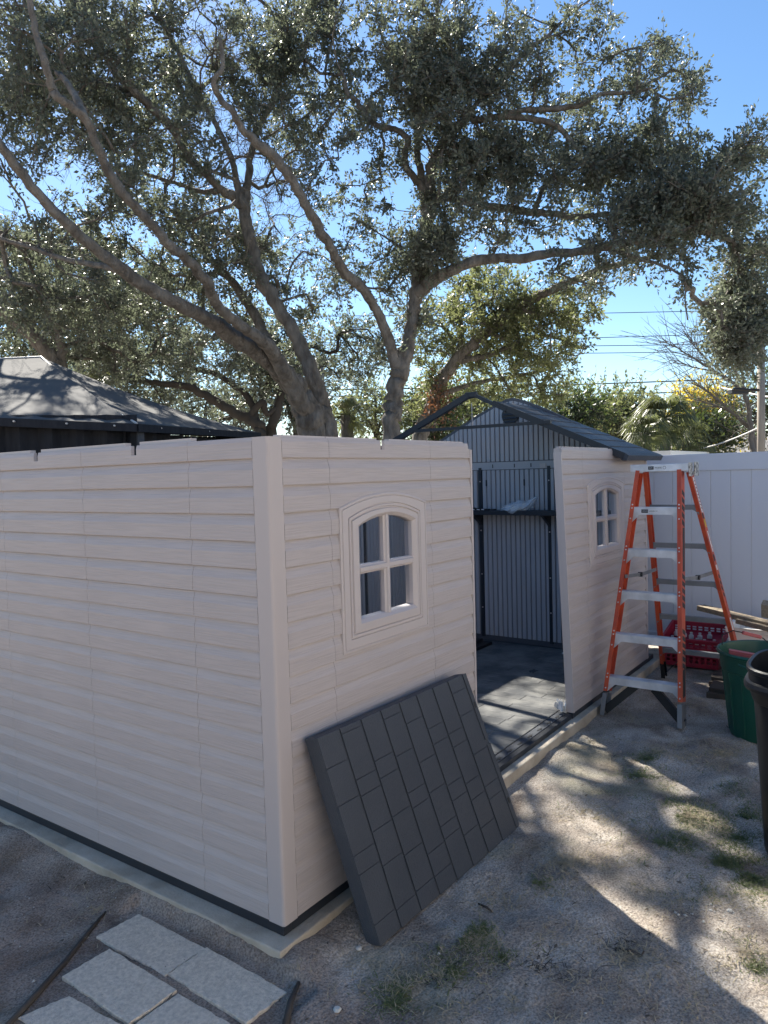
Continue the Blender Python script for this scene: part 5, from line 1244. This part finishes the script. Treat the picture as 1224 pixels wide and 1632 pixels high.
# bare tree
bare = [
    [(1202, 735, 20, 9), (1198, 700, 20, 8), (1192, 660, 20, 7), (1186, 625, 20, 6), (1165, 608, 20, 5), (1140, 592, 20, 4), (1115, 577, 20, 3), (1085, 558, 20, 2), (1060, 545, 20, 1.2)],
    [(1205, 735, 20.2, 8), (1200, 690, 20.2, 6), (1180, 668, 20.2, 4), (1155, 648, 20.2, 3), (1130, 625, 20.2, 2.2), (1105, 612, 20.2, 1.5)],
    [(1186, 625, 20, 4), (1172, 590, 20.1, 3), (1155, 560, 20.1, 2.2), (1140, 535, 20.1, 1.6), (1110, 548, 20.1, 1)],
    [(1188, 630, 20, 4), (1182, 590, 19.9, 3), (1168, 560, 19.9, 2), (1160, 530, 19.9, 1.2)],
    [(1165, 608, 20, 3), (1135, 580, 20, 2.2), (1110, 556, 20, 1.5), (1095, 535, 20, 1)],
    [(1200, 690, 20.2, 4), (1160, 655, 20.3, 3), (1120, 640, 20.3, 2), (1085, 632, 20.3, 1.2)],
    [(1140, 592, 20, 2.5), (1105, 585, 20, 1.6), (1080, 575, 20, 1)],
]
rb_ = empty('bare_tree', tuple(PX(1202, 735, 20) * (1, 1, 0)), 'leafless pale tree leaning left in front of the yellow tree', 'tree')
w = MB(); br = MB(); rgb = np.random.default_rng(8)
for L in bare:
    C = np.array(catmull([np.append(PX(u, v, d), r_ * .55 * d / FPX) for u, v, d, r_ in L], 5))
    for i in range(1, len(C) - 1): C[i, :3] += rgb.normal(0, C[i, 3] * .3, 3)
    w.tube([c[:3] for c in C], list(C[:, 3]), 8)
    for i in range(4, len(C)):
        for _ in range(2):
            dr = C[i, :3] - C[i - 1, :3]; dr /= np.linalg.norm(dr); dr = dr + rgb.normal(0, .55, 3); dr[2] += .3; ln = rgb.uniform(.25, .8)
            p0 = C[i, :3]; p1 = p0 + dr * ln * .5; p2 = p0 + dr * ln + rgb.normal(0, .08, 3); br.tube([p0, p1, p2], [.010, .007, .004], 4, False)
            for __ in range(2):
                q = p1 + (p2 - p1) * rgb.random(); br.tube([q, q + dr * ln * .3 + rgb.normal(0, .12, 3)], [.005, .003], 3, False)
w.build('trunk', M_BARE, rb_, smooth=True); br.build('branches', M_BARE, rb_)

# ------------------------------------------------------------------ utility poles, wires and houses
M_POLE = mat('pole_wood', (0.34, 0.30, 0.25), 0.9, 0.2, noise=(6, (1, 1, .2), 0.2, (0.24, 0.21, 0.18)))
up = empty('utility_pole', tuple(PX(1213, 735, 15) * (1, 1, 0)), 'pale wooden utility pole at the right edge beyond the fence', 'utility pole')
b0 = PX(1213, 735, 15) * (1, 1, 0); t0 = PX(1213, 540, 15)
w = MB(); w.tube([b0, t0], [.085, .070], 12); w.build('pole', M_POLE, up, smooth=True)
w = MB(); w.tube([PX(1168, 620, 15), PX(1212, 622, 15)], .03, 6); w.build('lamp_arm', M_BLACK, up)
w = MB(); A = PX(1167, 620, 15); B = PX(1194, 620, 15); w.obox(A + (0, 0, -.09), B - A, (.18, .12, 0), (0, 0, .09)); w.build('lamp_head', M_BLACK, up, bevel=.01)
w = MB(); c = PX(512, 700, 18) * (1, 1, 0); t = PX(510, 575, 18); w.tube([c, t], [.10, .09], 10)
up2 = tag(w.build('utility_pole', M_POLE, smooth=True), 'slim greenish utility pole right behind the stems of the big oak', 'utility pole')
WR = [((-50, 500, 30), (1400, 487, 34)), ((-50, 548, 30), (1400, 522, 34)), ((300, 545, 30), (1400, 540, 34)), ((300, 556, 30), (1400, 552, 34)), ((100, 622, 28), (1400, 592, 30)), ((100, 626, 28), (1400, 615, 30))]
wl = ['highest', 'second', 'third', 'fourth', 'fifth', 'lowest']
for k, (a, b_) in enumerate(WR):
    A, B = PX(*a), PX(*b_); w = MB()
    w.tube([A * (1 - t) + B * t + np.array((0, 0, -.25 * 4 * t * (1 - t))) for t in np.linspace(0, 1, 24)], .016 if k < 4 else .024, 5)
    tag(w.build('power_line', M_BLACK), '%s of the dark power lines crossing the sky right of the oaks' % wl[k], 'power line', 'power lines')
w = MB(); A = PX(1150, 618, 17); B = PX(1300, 640, 14.5); w.tube([A, A * .5 + B * .5 + (0, 0, -.05), B], .018, 5); tag(w.build('service_line', M_TAPE), 'pale service cable running to the utility pole at the right', 'cable')
w = MB(); A = PX(1062, 718, 24); B = PX(1213, 680, 15); w.tube([A * (1 - t) + B * t + np.array((0, 0, -.18 * 4 * t * (1 - t))) for t in np.linspace(0, 1, 12)], .018, 5); tag(w.build('service_line', M_TAPE), 'pale sagging cable dropping from the pole to the flat white roof', 'cable')
# neighbour houses beyond the fence
def house(corner, dx, dy, zw, zr, label, hip=True, roofm=M_SHINGLE, wm=M_CONC):
    e = empty('neighbour_house', tuple(corner * (1, 1, 0)), label, 'house')
    x0, y0 = corner[0], corner[1]; w = MB(); w.box((x0, y0, 0), (x0 + dx, y0 + dy, zw)); w.build('wall', wm, e)
    w = MB(); o_ = .4
    if hip: w.add([(x0 - o_, y0 - o_, zw), (x0 + dx + o_, y0 - o_, zw), (x0 + dx + o_, y0 + dy + o_, zw), (x0 - o_, y0 + dy + o_, zw), (x0 + dx / 2, y0 + dx / 2, zr), (x0 + dx / 2, y0 + dy - dx / 2, zr)], [(0, 1, 4), (1, 2, 5, 4), (2, 3, 5), (3, 0, 4, 5), (3, 2, 1, 0)])
    else: w.box((x0 - o_, y0 - o_, zw + .002), (x0 + dx + o_, y0 + dy + o_, zr))
    w.build('roof', roofm, e)
    w = MB(); w.box((x0 - .01, y0 + dy * .4, 1.0), (x0 + .0, y0 + dy * .4 + 1.2, 2.0)); w.build('window', M_BLACK, e)
h0 = PX(1150, 735, 30)
house(np.array((h0[0], h0[1] - 5.0, 0)), 6.5, 9.5, 2.25, 3.10, 'grey hip roofed house whose roof shows beyond the fence')
h1_ = PX(1062, 735, 17); 
house(np.array((h1_[0], h1_[1] + 0.2, 0)), 3.0, 4.5, 2.0, 2.12, 'low flat white roof just above the fence beside the shed', False, M_WHITE, M_WHITE)

# unseen house added behind the camera; its sunlit wall bounces fill light
M_STUCCO = mat('cream_stucco', (0.78, 0.71, 0.64), 0.9, 0.2, noise=(3, (1, 1, 1), 0.25, (0.70, 0.66, 0.60)), bump=(60, (1, 1, 1), 0.4))
hh = empty('fill_light_house', (4, -5.2, 0), 'unseen cream stucco house added behind the camera, its sunlit wall filling the shade', 'house')
w = MB(); w.box((-7, -12.5, 0), (9, -5.2, 2.9)); w.build('wall', M_STUCCO, hh)
w = MB(); w.prism([(-7.5, -4.9, 2.92), (-7.5, -13.0, 2.92), (-7.5, -9.05, 4.6)], (17, 0, 0)); w.build('roof', M_SHINGLE, hh)
for x in (0.6, 6.2):
    w = MB(); w.box((x, -5.2, 1.0), (x + 1.3, -5.16, 2.1)); fr = w.build('window', M_WHITE, hh)
    w = MB(); w.box((x + .06, -5.158, 1.06), (x + 1.24, -5.155, 2.04)); w.build('pane', M_NET, fr)
